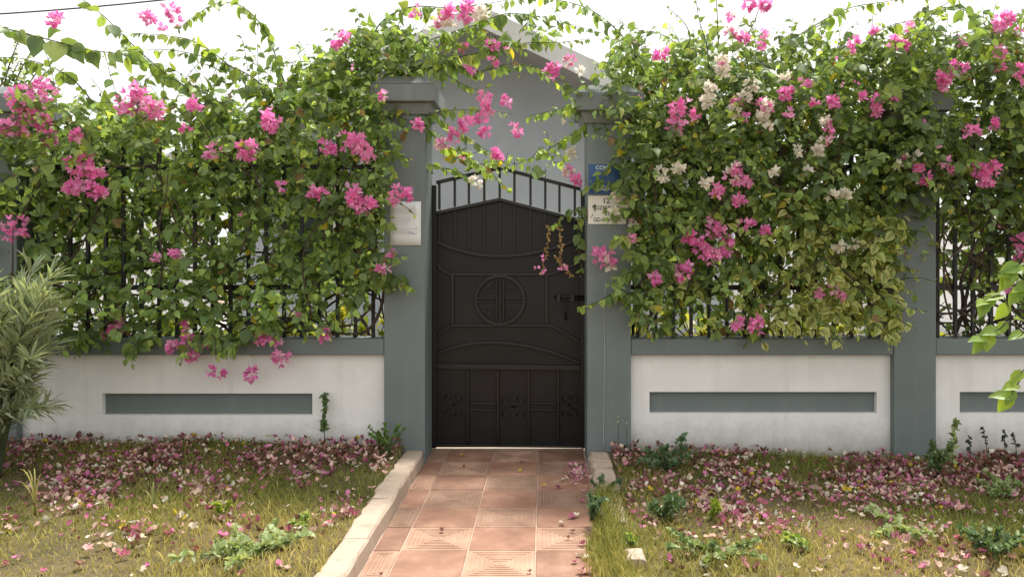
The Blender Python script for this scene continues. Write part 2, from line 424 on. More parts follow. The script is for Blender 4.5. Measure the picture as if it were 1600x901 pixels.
# ------------------------------------------------------------------ low wall bays
def bay(x0, x1, rx0, rx1, rz0, rz1, label):
    b = empty('boundary_wall', ((x0 + x1) / 2, YP, -.1), label, 'wall', 'white wall bays with a grey inset strip')
    d = 0.045; z0, z1 = -0.28, 0.733
    vs = [(x0, YP, z0), (x1, YP, z0), (x1, YP, z1), (x0, YP, z1), (rx0, YP, rz0), (rx1, YP, rz0), (rx1, YP, rz1), (rx0, YP, rz1),
          (rx0, YP + d, rz0), (rx1, YP + d, rz0), (rx1, YP + d, rz1), (rx0, YP + d, rz1),
          (x0, YP + .16, z0), (x1, YP + .16, z0), (x1, YP + .16, z1), (x0, YP + .16, z1)]
    fs = [(0, 1, 5, 4), (1, 2, 6, 5), (2, 3, 7, 6), (3, 0, 4, 7), (4, 5, 9, 8), (5, 6, 10, 9), (6, 7, 11, 10), (7, 4, 8, 11), (8, 9, 10, 11),
          (12, 15, 14, 13), (0, 12, 13, 1), (1, 13, 14, 2), (2, 14, 15, 3), (3, 15, 12, 0)]
    MB().add(vs, fs).build('wall_panel', M['white'], b)
    MB().box(rx0 + .002, rx1 - .002, YP + d - .006, YP + d - .001, rz0 + .002, rz1 - .002).build('inset_strip', M['grey'], b)
    MB().box(x0 + .002, x1 - .002, YF + .004, YF + .24, 0.735, 0.845).build('coping', M['grey'], b, None, .008)
bay(-3.612, -1.096, -3.06, -1.605, .314, .463, 'white low wall bay between the oleander pillar and the notice pillar')
bay(0.596, 2.398, .731, 2.305, .327, .474, 'white low wall bay between the address plate pillar and the plain pillar')
bay(2.687, 5.2, 2.88, 4.9, .327, .474, 'white low wall bay beyond the plain pillar, reached by the bright sapling leaves')
bay(-6.4, -3.90, -6.0, -4.3, .314, .463, 'white low wall bay hidden behind the oleander')

# ------------------------------------------------------------------ railings
def railing(x0, x1, off, label):
    r = empty('railing', ((x0 + x1) / 2, YF + .12, 0.845), label, 'railing', 'black railings on the low wall')
    n = 0; x = x0 + off; me = None
    yb = YF + .125; s = .0115
    while x < x1 - .03:
        if me is None:
            mb = MB().box(-s, s, -s, s, 0, 1.34); mb.frustum((-s, s, -s, s, 1.3405), (-.002, .002, -.002, .002, 1.40)); me = mb.mesh('bar'); me.materials.append(M['iron'])
        o = bpy.data.objects.new('bar', me); col.objects.link(o); o.parent = r
        o.location = (x - (x0 + x1) / 2, yb - (YF + .12), 0.0); x += .125
    for z in (1.175, 2.02):
        MB().box(x0 + .001, x1 - .001, yb + s + .001, yb + s + .013, z, z + .036).build('rail', M['iron'], r)
railing(-3.612, -1.096, .04, 'black railing above the wall bay between oleander and paper notice')
railing(0.596, 2.398, .06, 'black railing above the wall bay beside the address plates')
railing(2.687, 5.2, .07, 'black railing beyond the plain pillar, seen through bare stems')
railing(-6.4, -3.90, .07, 'black railing behind the top of the oleander')

# ------------------------------------------------------------------ gate
YG = 5.61
GS = F / YG
def G(px, py): return ((px - CX) / GS, H - (py - CY) / GS)
gate = empty('gate', (G(795, 0)[0], YG, 0.012), 'black metal gate with a round medallion and open bars on top', 'gate')
def gbar(name, pts, wd=.022, dp=.02, parent=gate, off=0):
    return MB().flat_bar(pts, wd, YG - dp * 1.5 - off, YG - .0005).build(name, M['gate'], parent, None, .0035)
xl, xr = G(675.5, 0)[0], G(914, 0)[0]
zb = 0.02
sheet = [(xl + .005, zb), (xr - .005, zb), (xr - .005, G(0, 346)[1]), (G(781, 0)[0], G(0, 312)[1]), (xl + .005, G(0, 334)[1])]
MB().prism(sheet, YG, YG + .004).build('sheet', M['gatesheet'], gate)
zl, zr = G(0, 290)[1], G(0, 297)[1]
gbar('frame_stile', [(xl + .016, zb), (xl + .016, zl)], .032, .022); gbar('frame_stile', [(xr - .016, zb), (xr - .016, zr)], .032, .022)
gbar('top_rail', [(xl + .033, G(0, 286)[1]), G(781, 263), (xr - .033, G(0, 296)[1])], .026, .026)
gbar('sheet_rail', [(xl + .033, G(0, 333)[1]), G(781, 312), (xr - .033, G(0, 345)[1])], .024, .026)
def arc(p0, pm, p1, n=18):
    p0, pm, p1 = Vector(p0), Vector(pm), Vector(p1); c = 2 * pm - (p0 + p1) / 2
    return [tuple(p0 * (1 - t) ** 2 + c * 2 * t * (1 - t) + p1 * t * t) for t in [i / n for i in range(n + 1)]]
hang = arc((xl + .033, G(0, 378)[1]), G(788, 400), (xr - .033, G(0, 373)[1]))
gbar('curved_rail', hang, .022, .022)
def on(poly, x):
    for a, b in zip(poly, poly[1:]):
        if a[0] <= x <= b[0]: return a[1] + (b[1] - a[1]) * (x - a[0]) / (b[0] - a[0])
    return poly[0][1]
topl = [(xl, G(0, 286)[1]), G(781, 263), (xr, G(0, 296)[1])]; midl = [(xl, G(0, 333)[1]), G(781, 312), (xr, G(0, 345)[1])]
for i, px in enumerate((687, 711, 733, 757, 781, 804, 829, 852, 874, 898)):
    x = G(px, 0)[0]
    if x > xl + .05 and x < xr - .05:
        gbar('open_bar', [(x, on(midl, x) + .013), (x, on(topl, x) - .014)], .018, .018)
        gbar('panel_bar', [(x, on(hang, x) + .012), (x, on(midl, x) - .013)], .014, .010)
    if i in (1, 3, 5, 7):
        z = on(topl, x) + .012
        f = MB().tube([(x, YG - .012, z), (x, YG - .012, z + .075)], [.004, .002], 6)
        f.tube([(x - .018, YG - .012, z + .045), (x, YG - .012, z + .052), (x + .018, YG - .012, z + .045)], .0025, 5)
        f.tube([(x - .012, YG - .012, z + .02), (x, YG - .012, z + .026), (x + .012, YG - .012, z + .02)], .0025, 5)
        f.build('finial', M['gate'], gate)
# middle field
gbar('shoulder_rail', [(xl + .033, G(0, 412)[1]), G(690, 421), G(704, 428.5), G(862, 428.5), G(880, 421), (xr - .033, G(0, 410)[1])], .018, .016)
gbar('shoulder_rail', [(xl + .033, G(0, 530)[1]), G(690, 517), G(706, 508), G(858, 508), G(880, 518), (xr - .033, G(0, 534)[1])], .018, .016)
for px in (707.5, 854): gbar('field_bar', [(G(px, 0)[0], G(0, 506)[1]), (G(px, 0)[0], G(0, 430)[1])], .022, .018)
mx, mz = G(781.5, 468.5); mr = 37.5 / GS
med = empty('medallion', (mx, YG, mz)); med.parent = gate; med.location = (mx - BASE['gate'].x, 0, mz - BASE['gate'].z)
ring = [(mx + mr * math.cos(a), mz + mr * math.sin(a)) for a in [2 * math.pi * i / 40 for i in range(41)]]
def gp(name, pts, wd, dp): return MB().flat_bar(pts, wd, YG - dp * 1.5, YG - .0005).build(name, M['gate'], med, None, .003)
gp('ring', ring, .022, .022)
for sx in (-1, 1):
    gp('centre_bar', [(mx + sx * .026, mz - mr * .86), (mx + sx * .026, mz + mr * .86)], .012, .018)
    for sz in (-1, 1):
        ar = [(mx + sx * mr * .74 * math.cos(a), mz + sz * mr * .74 * math.sin(a)) for a in [R(28 + 44 * i / 10) for i in range(11)]]
        gp('inner_arc', ar, .012, .016)
        gp('key_bar', [(mx + sx * mr * .66, mz + sz * mr * .34), (mx + sx * mr * .30, mz + sz * mr * .34)], .011, .015)
        gp('key_bar', [(mx + sx * mr * .48, mz + sz * mr * .52), (mx + sx * mr * .30, mz + sz * mr * .52)], .011, .015)
    gp('cross_bar', [(mx + sx * .034, mz + .012), (mx + sx * mr * .96, mz + .012)], .011, .017)
    gp('cross_bar', [(mx + sx * .034, mz - .014), (mx + sx * mr * .96, mz - .014)], .009, .014)
gp('centre_post', [(mx, mz - mr * .95), (mx, mz + mr * .95)], .012, .014)
# lower field
gbar('curved_rail', arc((xl + .033, G(0, 552)[1]), G(785, 535), (xr - .033, G(0, 566)[1])), .020, .020)
gbar('lock_rail', [(xl + .033, G(0, 571)[1]), (xr - .033, G(0, 574)[1])], .036, .026)
vx = [G(p, 0)[0] for p in (686, 731, 778, 826, 872, 908)]
for x in vx[1:5]: gbar('lower_bar', [(x, G(0, 693)[1] + .009), (x, G(0, 577.5)[1])], .020, .018)
gbar('bottom_rail', [(xl + .033, G(0, 694)[1]), (xr - .033, G(0, 696)[1])], .016, .024)
for a, b in ((1, 2), (3, 4)):
    for py in (629, 639): gbar('pair_bar', [(vx[a] + .011, G(0, py)[1]), (vx[b] - .011, G(0, py + 1)[1])], .014, .014)
def scroll(cx, cz, sx, sz, r=.040):
    pts = []
    for i in range(26):
        t = i / 25; a = R(-90 + 330 * t); rr = r * (1 - .62 * t)
        pts.append((cx + sx * (rr * math.cos(a)), YG - .008, cz + sz * (rr * math.sin(a) + r)))
    return pts
for (a, b) in ((0, 1), (2, 3), (4, 5)):
    c = (vx[a] + vx[b]) / 2; hw = (vx[b] - vx[a]) / 2
    sc = MB()
    if b == 3:
        for sx in (-1, 1):
            for sz in (-1, 1):
                zc = G(0, 635)[1]
                q = scroll(c + sx * hw * .42, zc + sz * .012, sx, sz, .042)
                sc.tube([(c, YG - .008, zc)] + q, .0055, 6)
    else:
        zc = G(0, 633)[1]
        for sx in (-1, 1):
            for sz in (-1, 1):
                q = scroll(c + sx * hw * .30, zc + sz * .026, sx, sz, .034)
                sc.tube([(c + sx * .004, YG - .008, zc), (c + sx * hw * .12, YG - .008, zc + sz * .014)] + q, .005, 6)
    sc.build('scroll', M['gate'], gate)
lx0, lz0 = G(866, 463)
la = MB().tube([(lx0, YG - .045, lz0), (xr - .002, YG - .045, lz0)], .008, 8).tube([(lx0 + .01, YG - .045, lz0 - .022), (xr - .002, YG - .045, lz0 - .022)], .006, 8)
for xx in (lx0 + .03, lx0 + .13): la.box(xx - .012, xx + .012, YG - .058, YG - .001, lz0 - .035, lz0 + .014)
la.tube([(lx0 + .085, YG - .05, lz0), (lx0 + .085, YG - .055, lz0 - .11), (lx0 + .085, YG - .04, lz0 - .17)], [.007, .007, .006], 8)
la.build('latch', M['gate'], gate)
MB().box(xl + .02, xl + .05, YG + .006, YG + .03, .3, .42).box(xl + .02, xl + .05, YG + .006, YG + .03, 1.4, 1.52).build('hinge', M['gate'], gate)
for sxx in (xl, xr): pass
MB().box(xl - .02, xl + .004, YG + .01, YG + .03, .33, .39).box(xl - .02, xl + .004, YG + .01, YG + .03, 1.43, 1.49).build('hinge_pin', M['gate'], gate)

# ------------------------------------------------------------------ plates and notice
def text_mesh(body, size, cx, cz, y, mat, parent, name='lettering', sx=1.0):
    cu = bpy.data.curves.new('t', 'FONT'); cu.body = body; cu.size = size; cu.align_x = 'CENTER'; cu.align_y = 'CENTER'; cu.extrude = .0006; cu.offset = size * .012
    to = bpy.data.objects.new('t', cu); col.objects.link(to)
    dg = bpy.context.evaluated_depsgraph_get(); me = bpy.data.meshes.new_from_object(to.evaluated_get(dg))
    bpy.data.objects.remove(to); bpy.data.curves.remove(cu)
    me.transform(Matrix.Translation((cx, y, cz)) @ Matrix.Rotation(R(90), 4, 'X') @ Matrix.Diagonal((sx, 1, 1, 1)))
    me.name = name; me.materials.clear()
    return link(name, me, mat, parent)
def plate(px0, px1, py0, py1, name, mat, label, cat):
    a = P(px0, py0, YF); b = P(px1, py1, YF); c = (a + b) / 2
    e = empty(name, (c.x, YF - .003, b.z), label, cat)
    MB().box(a.x, b.x, YF - .004, YF - .0005, b.z, a.z).build('plate', mat, e, None, .001)
    return e, c, a, b
e, c, a, b = plate(919.5, 972, 257, 303, 'street_sign', M['blue'], 'blue enamel street plate with white lettering above the house number', 'sign')
text_mesh('COM', .036, P(940, 0, YF).x, P(0, 262.5, YF).z, YF - .0055, M['whiteink'], e)
text_mesh('DZIGB ST', .042, c.x - .004, P(0, 294.5, YF).z, YF - .0055, M['whiteink'], e, sx=.92)
e, c, a, b = plate(919, 978, 306, 350, 'house_number_plate', M['plate'], 'cream house number plate with black lettering on the gate pillar', 'sign')
text_mesh('12', .052, P(947, 0, YF).x, P(0, 314, YF).z, YF - .0055, M['ink'], e)
text_mesh('DZIGB', .037, P(942, 0, YF).x, P(0, 325, YF).z, YF - .0055, M['ink'], e)
text_mesh('ST', .037, P(949, 0, YF).x, P(0, 334, YF).z, YF - .0055, M['ink'], e)
text_mesh('GD-045-9255', .038, c.x, P(0, 343.5, YF).z, YF - .0055, M['ink'], e, sx=.88)
a = P(610, 315, YF); b = P(658, 383, YF)
nt_ = empty('paper_notice', ((a.x + b.x) / 2, YF - .002, b.z), 'white printed paper notice taped to the grey gate pillar', 'notice')
pm = MB(); n = 5
vs = []; fs = []
for j in range(n + 1):
    for i in range(n + 1):
        u, v = i / n, j / n
        vs.append((a.x + (b.x - a.x) * u, YF - .0025 - .006 * (u * u * v * v + .5 * (1 - u) ** 4 * v ** 3) - .0012 * math.sin(7 * u + 3 * v) ** 2, a.z + (b.z - a.z) * v))
for j in range(n):
    for i in range(n): fs.append((j * (n + 1) + i, (j + 1) * (n + 1) + i, (j + 1) * (n + 1) + i + 1, j * (n + 1) + i + 1))
sh = pm.add(vs, fs, True).build('sheet', M['paper'], nt_)
sol = sh.modifiers.new('thick', 'SOLIDIFY'); sol.thickness = .0006
pr = MB(); q = random.Random(5)
for k in range(13):
    v = .12 + k * .05
    if k in (4, 9): continue
    u1 = q.uniform(.55, .9)
    u = .1
    while u < u1:
        wv = q.uniform(.03, .09)
        x0 = a.x + (b.x - a.x) * u; x1 = a.x + (b.x - a.x) * min(u + wv, .92); z = a.z + (b.z - a.z) * v
        pr.box(x0, x1, YF - .0118, YF - .0114, z - .0016, z + .0016); u += wv + .02
pr.build('print', M['print'], nt_)
sg = []
for k in range(40):
    t = k / 39; sg.append((a.x + (b.x - a.x) * (.58 + .3 * t) + .008 * math.sin(17 * t), YF - .0115, a.z + (b.z - a.z) * .72 + .012 * math.sin(23 * t) * (1 - .4 * t)))
MB().tube(sg, .0008, 4).build('signature', M['pen'], nt_)
# pale line down the address pillar, modelled as a thin tube
wp = [P(946, 440, YF) + Vector((0, -.004, 0)), P(944.5, 520, YF) + Vector((0, -.004, 0)), P(944, 600, YF) + Vector((0, -.004, 0)), P(942.5, 705, YF) + Vector((0, -.004, 0))]
put(MB().tube(catmull(wp, 5), .0018, 6).build('pale_line', M['pale_line'], None, wp[-1]), 'thin pale line running down the face of the address pillar', 'pale_line')

# ------------------------------------------------------------------ house behind
YH = 10.5
hs_ = F / YH
pk = -0.81; pz = 4.34
house = empty('house', (pk, YH, 0), 'grey rendered bungalow with a gable roof behind the gate', 'house')
hwl, hwr, sl = 3.5, 3.4, .485
poly = [(pk - hwl, 0), (pk + hwr, 0), (pk + hwr, pz - hwr * sl), (pk, pz), (pk - hwl, pz - hwl * sl)]
MB().prism(poly, YH, YH + 8).build('wall', M['house'], house)
ov = 1.2
for s_, hw in ((-1, hwl + .55), (1, hwr + .55)):
    x1 = pk + s_ * hw; z1 = pz - hw * sl
    q = [(pk, pz + .012), (x1, z1 + .012), (x1, z1 + .10), (pk, pz + .10)]
    if s_ < 0: q = q[::-1]
    rf = MB().prism(q, YH - ov, YH + 8.4).build('roof', M['fascia'], house)
    q2 = [(pk, pz - .13), (x1, z1 - .13), (x1, z1 + .13), (pk, pz + .13)]
    if s_ < 0: q2 = q2[::-1]
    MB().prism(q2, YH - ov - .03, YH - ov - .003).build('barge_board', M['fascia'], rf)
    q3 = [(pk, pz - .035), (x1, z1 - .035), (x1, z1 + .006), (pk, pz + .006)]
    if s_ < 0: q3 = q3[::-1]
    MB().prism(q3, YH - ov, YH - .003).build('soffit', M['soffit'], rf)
for wx in (-3.4, 1.2):
    wn = MB().box(wx, wx + 1.1, YH - .02, YH - .003, 1.0, 2.1).build('window', M['glass'], house)
    fr = MB()
    for xx in (wx - .04, wx + .53, wx + 1.1): fr.box(xx, xx + .04, YH - .05, YH - .021, .96, 2.14)
    fr.build('frame', M['fascia'], wn)
put(MB().box(3.2, 9, 13.0, 13.15, 0, 2.3).build('compound_wall', M['white']), 'plain white compound wall at the back of the yard, seen through the stems', 'wall')
put(MB().box(-9, -5.2, 12.0, 12.15, 0, 2.2).build('compound_wall', M['white']), 'plain white compound wall beside the bungalow', 'wall')
put(MB().box(-5.19, -4.7, 12.03, 12.12, 0, 2.15).build('compound_wall', M['house']), 'short grey compound wall stub joining the bungalow', 'wall') if False else None

# overhead cable on two poles out of frame
pa, pb = Vector((-14, 12, 5.15)), Vector((9, 12, 9.2))
for v, lb in ((pa, 'weathered wooden utility pole carrying the low end of the cable'), (pb, 'tall wooden utility pole carrying the high end of the cable')):
    pl = empty('utility_pole', (v.x, v.y + .14, -.3), lb, 'pole')
    MB().tube([(v.x, v.y + .14, -.3), (v.x, v.y + .14, v.z + .5)], [.14, .10], 12).build('post', M['wood'], pl)
    MB().box(v.x - .5, v.x + .5, v.y - .02, v.y + .04, v.z - .05, v.z + .05).build('cross_arm', M['wood'], pl)
cp = [pa.lerp(pb, t) + Vector((0, -.03, -2.3 * 4 * t * (1 - t) * .55)) for t in [i / 40 for i in range(41)]]
put(MB().tube(cp, .012, 6).build('overhead_cable', M['cable'], None, pa), 'thin black overhead cable crossing the pale sky', 'cable')

# ------------------------------------------------------------------ foliage
LEAF_V = np.array([(0, 0, 0), (0, .28, -.03), (0, .60, -.04), (0, 1.0, -.14), (0, .82, -.08),
                   (-.17, -.05, .02), (-.37, .20, .07), (-.35, .50, .07), (-.16, .80, 0),
                   (.17, -.05, .02), (.37, .20, .07), (.35, .50, .07), (.16, .80, 0)], float)
LEAF_F = [(0, 6, 5), (0, 1, 6), (1, 2, 7, 6), (2, 4, 8, 7), (4, 3, 8), (0, 9, 10), (0, 10, 1), (1, 10, 11, 2), (2, 11, 12, 4), (4, 12, 3)]
LEAF_E = np.array([0, 0, 0, .7, .3, .8, 1, 1, .9, .8, 1, 1, .9], float)       # weight of the edge colour
NARROW_V = np.array([(0, 0, 0), (0, .33, .01), (0, .68, -.01), (0, 1, -.07), (-.05, .3, .02), (-.045, .66, .015), (.05, .3, .02), (.045, .66, .015)], float)
NARROW_F = [(0, 1, 4), (1, 2, 5, 4), (2, 3, 5), (0, 6, 1), (1, 6, 7, 2), (2, 7, 3)]
NARROW_E = np.array([.7, .8, .8, .5, 0, 0, 0, 0], float)
PET_V = np.array([(0, 0, 0), (-.34, .42, .10), (0, .5, -.02), (.34, .42, .10), (0, 1.0, .16), (-.2, .82, .16), (.2, .82, .16)], float)
PET_F = [(0, 2, 1), (0, 3, 2), (1, 2, 4, 5), (2, 3, 6, 4)]
PET_E = np.array([1, 0, .2, 0, 0, 0, 0], float)

def frames(tip, nrm):
    t = tip / np.linalg.norm(tip, axis=1, keepdims=True)
    n = nrm - t * (nrm * t).sum(1, keepdims=True)
    n /= np.maximum(np.linalg.norm(n, axis=1, keepdims=True), 1e-6)
    return np.cross(t, n), t, n

class Leaves:
    def __init__(s, V=LEAF_V, Fc=LEAF_F, E=LEAF_E): s.V, s.F, s.E = V, Fc, E; s.p = []; s.t = []; s.n = []; s.s = []; s.c = []; s.e = []
    def add(s, p, t, n, sz, c, e=None):
        s.p.append(tuple(p)); s.t.append(tuple(t)); s.n.append(tuple(n)); s.s.append(sz); s.c.append(c); s.e.append(e if e else c)
    def arrays(s, idx=None):
        a = [np.array(x, float) for x in (s.p, s.t, s.n, s.s, s.c, s.e)]
        if idx is not None: a = [x[idx] for x in a]
        return a
    def mesh(s, name, idx=None, mat=None):
        p, t, n, sz, c, e = s.arrays(idx)
        N, K = len(p), len(s.V)
        X, Y, Z = frames(t, n)
        rr = np.random.default_rng(N)
        X = X * rr.uniform(.72, 1.14, (N, 1)); Z = Z * rr.choice([.3, .8, 1.2, 1.9, 2.8], (N, 1)) if N > 1 else Z
        if N == 1: X = frames(t, n)[0]
        V = (p[:, None, :] + sz[:, None, None] * (s.V[None, :, 0:1] * X[:, None] + s.V[None, :, 1:2] * Y[:, None] + s.V[None, :, 2:3] * Z[:, None])).reshape(-1, 3)
        C = c[:, None, :] * (1 - s.E[None, :, None]) + e[:, None, :] * s.E[None, :, None]
        C = np.concatenate([C.reshape(-1, 3), np.ones((N * K, 1))], 1)
        return fast_mesh(name, V, s.F, K, N, C, mat)
def fast_mesh(name, V, Fc, K, N, C, mat):
    me = bpy.data.meshes.new(name)
    lens = np.array([len(f) for f in Fc]); flat = np.concatenate([np.array(f) for f in Fc])
    loops = (flat[None, :] + (np.arange(N) * K)[:, None]).reshape(-1)
    tot = np.tile(lens, N); st = np.concatenate([[0], np.cumsum(tot)[:-1]])
    me.vertices.add(len(V)); me.loops.add(len(loops)); me.polygons.add(len(tot))
    me.vertices.foreach_set('co', V.astype(np.float32).ravel()); me.loops.foreach_set('vertex_index', loops.astype(np.int32))
    me.polygons.foreach_set('loop_start', st.astype(np.int32)); me.polygons.foreach_set('loop_total', tot.astype(np.int32))
    me.polygons.foreach_set('use_smooth', np.ones(len(tot), bool))
    at = me.attributes.new('Col', 'FLOAT_COLOR', 'POINT'); at.data.foreach_set('color', C.astype(np.float32).ravel())
    me.update(calc_edges=True)
    if mat: me.materials.append(mat)
    return me

GREENS = [(.125, .195, .060), (.150, .230, .072), (.180, .270, .082), (.130, .205, .080), (.215, .310, .085), (.110, .175, .065), (.235, .31, .075)]
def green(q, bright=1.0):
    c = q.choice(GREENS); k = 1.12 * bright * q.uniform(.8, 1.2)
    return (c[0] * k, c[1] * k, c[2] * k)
YELS = [((.20, .27, .06), (.58, .60, .24)), ((.23, .29, .06), (.64, .63, .28)), ((.26, .32, .08), (.50, .54, .20))]

def rv(q, a=1.0): return Vector((q.uniform(-a, a), q.uniform(-a, a), q.uniform(-a, a)))
UPV = Vector((0, 0, 1)); FRONT = Vector((0, -1, 0))

def run_leaves(L, pts, q, spacing, size, bright=1.0, yel=0.0, hang=.75, tipgrow=True, out=Vector((0, -1, 0))):
    """alternate leaves along a polyline, drooping"""
    acc = 0; side = 1; tot = sum((b - a).length for a, b in zip(pts, pts[1:])); s = 0
    for a, b in zip(pts, pts[1:]):
        d = b - a; ln = d.length
        if ln < 1e-6: continue
        d = d / ln
        while acc < ln:
            p = a + d * acc; f = (s + acc) / tot
            sv_ = d.cross(UPV)
            if sv_.length < .1: sv_ = Vector((1, 0, 0))
            sv_ = sv_.normalized() * side + rv(q, .45)
            tip = (sv_ * .65 + d * .40 - UPV * hang * q.uniform(.1, 1.3) + rv(q, .45)).normalized()
            nrm = UPV * .45 + out * .8 + rv(q, .85)
            sz = size * q.choice((.5, .7, .85, 1, 1.1, 1.25)) * q.uniform(.85, 1.1) * (1 if not tipgrow else (1.0 - .55 * max(0, f - .55) / .45))
            if q.random() < yel: c, e = q.choice(YELS); L.add(p + tip * .008, tip, nrm, sz, c, e)
            else:
                c = green(q, bright); 
                if f > .8: c = (c[0] * 1.25, c[1] * 1.2, c[2])
                if q.random() < .012: c = (.45, .38, .04)
                elif q.random() < .012: c = (.22, .14, .06)
                L.add(p + tip * .008, tip, nrm, sz, c)
            side = -side; acc += spacing * q.uniform(.7, 1.3)
        acc -= ln; s += ln

def grow(p, d, length, droop, q, step=.045, wob=.12):
    pts = [p.copy()]; d = d.normalized(); n = max(2, int(length / step))
    for _ in range(n):
        p = p + d * step; pts.append(p.copy()); d = (d + Vector((0, 0, -droop)) + rv(q, wob)).normalized()
    return pts

def inpoly(x, y, poly):
    r = False; j = len(poly) - 1
    for i in range(len(poly)):
        xi, yi = poly[i]; xj, yj = poly[j]
        if (yi > y) != (yj > y) and x < (xj - xi) * (y - yi) / (yj - yi) + xi: r = not r
        j = i
    return r

def shoots(L, T, poly, count, Yr, q, length=(.18, .45), size=.075, bright=1.0, yel=0.0, spacing=.042, fwd=1.0):
    xs = [p[0] for p in poly]; ys = [p[1] for p in poly]; k = 0
    while k < count:
        px, py = q.uniform(min(xs), max(xs)), q.uniform(min(ys), max(ys))
        if not inpoly(px, py, poly): continue
        k += 1
        Y = q.uniform(*Yr); p = P(px, py, Y)
        d = Vector((q.uniform(-.8, .8), -fwd * q.uniform(.1, 1.0), q.uniform(-.5, .75)))
        pts = grow(p, d, q.uniform(*length), q.uniform(.05, .2), q)
        pts = [Vector((a.x, max(a.y, 4.72), a.z)) for a in pts]
        y = yel(px, py) if callable(yel) else yel
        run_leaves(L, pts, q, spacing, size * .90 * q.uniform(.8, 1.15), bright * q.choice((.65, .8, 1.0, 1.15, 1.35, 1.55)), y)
        T.tube(pts[::2] + ([pts[-1]] if len(pts) % 2 == 0 else []), .0022, 3, False)

def arch(L, T, ctrl, Y0, Y1, q, size=.085, spacing=.05, r0=.006, bright=1.0, yel=0.0, hang=1.1, both=True):
    size *= 1.3
    n = len(ctrl); pts = [P(x, y, Y0 + (Y1 - Y0) * i / (n - 1)) for i, (x, y) in enumerate(ctrl)]
    pts = catmull(pts, 6)
    T.tube(pts, [r0 * (1 - .75 * i / (len(pts) - 1)) for i in range(len(pts))], 5)
    run_leaves(L, pts, q, spacing, size, bright, yel, hang)
    if both: run_leaves(L, pts, q, spacing * 1.3, size * .85, bright, yel, hang)
    return pts

# --- flowers
PINKS = [(.86, .22, .55), (.90, .30, .62), (.84, .18, .50), (.90, .42, .68), (.82, .24, .58)]
WHITES = [(.86, .83, .72), (.88, .87, .80), (.82, .80, .66)]
def cluster(parent, px, py, r, Y, q, kind='pink', n=None, fl=.036):
    c = P(px, py, Y); R_ = r * Y / F
    L = Leaves(PET_V, PET_F, PET_E)
    n = n or max(3, int(9 + (R_ / fl) ** 2 * 3.2)); n = min(n, 95)
    if R_ < .035: n = max(2, int(n * .5))
    if r <= 5: n = 2; fl = .024
    # bracts gather in a few sub-bunches so that the outline is uneven
    subs = [(rv(q, 1.0) * R_ * .48) for _ in range(max(1, int(2 + R_ / .035)))]
    for s_ in subs: s_.y *= .5; s_.z *= .8
    fade = q.choice((0, 0, .05, .12, .2)); n = max(2, int(n * q.uniform(.95, 1.35)))
    for k in range(n):
        s_ = q.choice(subs); o = rv(q, 1).normalized() * R_ * q.uniform(.25, .55)
        o.y *= .7
        p = c + s_ + o
        ax = (o.normalized() * .9 + FRONT * .7 + rv(q, .5) + UPV * .1).normalized()
        a = ax.cross(UPV + rv(q, .2)).normalized(); b = ax.cross(a)
        kk = kind if kind != 'mix' else ('white' if q.random() < .5 else 'pink')
        cc = q.choice(PINKS if kk == 'pink' else WHITES); v = q.uniform(.85, 1.1)
        fd = min(.6, max(0, fade + q.uniform(-.08, .1))); cc = tuple((x * (1 - fd) + (.88, .62, .72)[i_] * fd) * v for i_, x in enumerate(cc)) if kk == 'pink' else tuple(x * v for x in cc); ee = (min(1, cc[0] * 1.05), min(1, cc[1] * 1.9 + .06), min(1, cc[2] * 1.25 + .03)) if kk == 'pink' else (.76, .78, .58)
        off = q.uniform(0, 6.28); sz = fl * q.uniform(.8, 1.2)
        for j in range(3):
            an = off + j * 2.094 + q.uniform(-.2, .2)
            dr = a * math.cos(an) + b * math.sin(an)
            tip = (dr + ax * .75).normalized(); nn = (ax - dr * .6)
            L.add(p, tip, nn, sz, cc, ee)
    me = L.mesh('flower_cluster', None, M['bract'])
    return link('flower_cluster', me, None, parent, c)

LEAF_DATA = {}
def leaf_data(ci, varieg):
    key = (ci, varieg)
    if key not in LEAF_DATA:
        L = Leaves(); c, e = (YELS[ci % 3] if varieg else (GREENS[ci], GREENS[ci]))
        L.add((0, 0, 0), (0, 1, 0), (0, 0, 1), 1.0, c, e)
        LEAF_DATA[key] = L.mesh('leaf', None, M['leaf'])
    return LEAF_DATA[key]

def finish_plant(root, L, limit=300, name='foliage', mat=None):
    """the leaves that show largest become parts of their own, the rest one part"""
    p, t, n, sz, c, e = L.arrays()
    dep = p[:, 1]; px = CX + p[:, 0] * F / dep; py = CY - (p[:, 2] - H) * F / dep
    X, Y, Z = frames(t, n)
    vis = (px > 2) & (px < 1598) & (py > 2) & (py < 899)
    face = np.abs(Z[:, 1]) + .15
    score = np.where(vis, sz * F / dep * face * (1 + 2.2 * np.clip(5.45 - dep, 0, .7)), -1)
    order = np.argsort(-score); top = order[:limit]; rest = order[limit:]
    for i in top:
        var = abs(e[i] - c[i]).sum() > .05
        if var: ci = int(np.argmin([abs(np.array(g[0]) - c[i]).sum() for g in YELS]))
        else: ci = int(np.argmin([abs(np.array(g) - c[i]).sum() for g in GREENS]))
        o = bpy.data.objects.new('leaf', leaf_data(ci, bool(var))); col.objects.link(o); o.parent = root
        m = Matrix((( X[i][0], Y[i][0], Z[i][0]), (X[i][1], Y[i][1], Z[i][1]), (X[i][2], Y[i][2], Z[i][2])))
        b = BASE[root.name]
        o.matrix_local = Matrix.Translation(Vector(p[i]) - b) @ m.to_4x4() @ Matrix.Diagonal((float(sz[i]) * rng.uniform(.72, 1.14), float(sz[i]), float(sz[i]) * rng.choice((.3, .8, 1.2, 1.9, 2.8)), 1))
    me = L.mesh(name, rest, M['leaf'])
    o = link(name, me, None, root); o['kind'] = 'stuff'
    return o

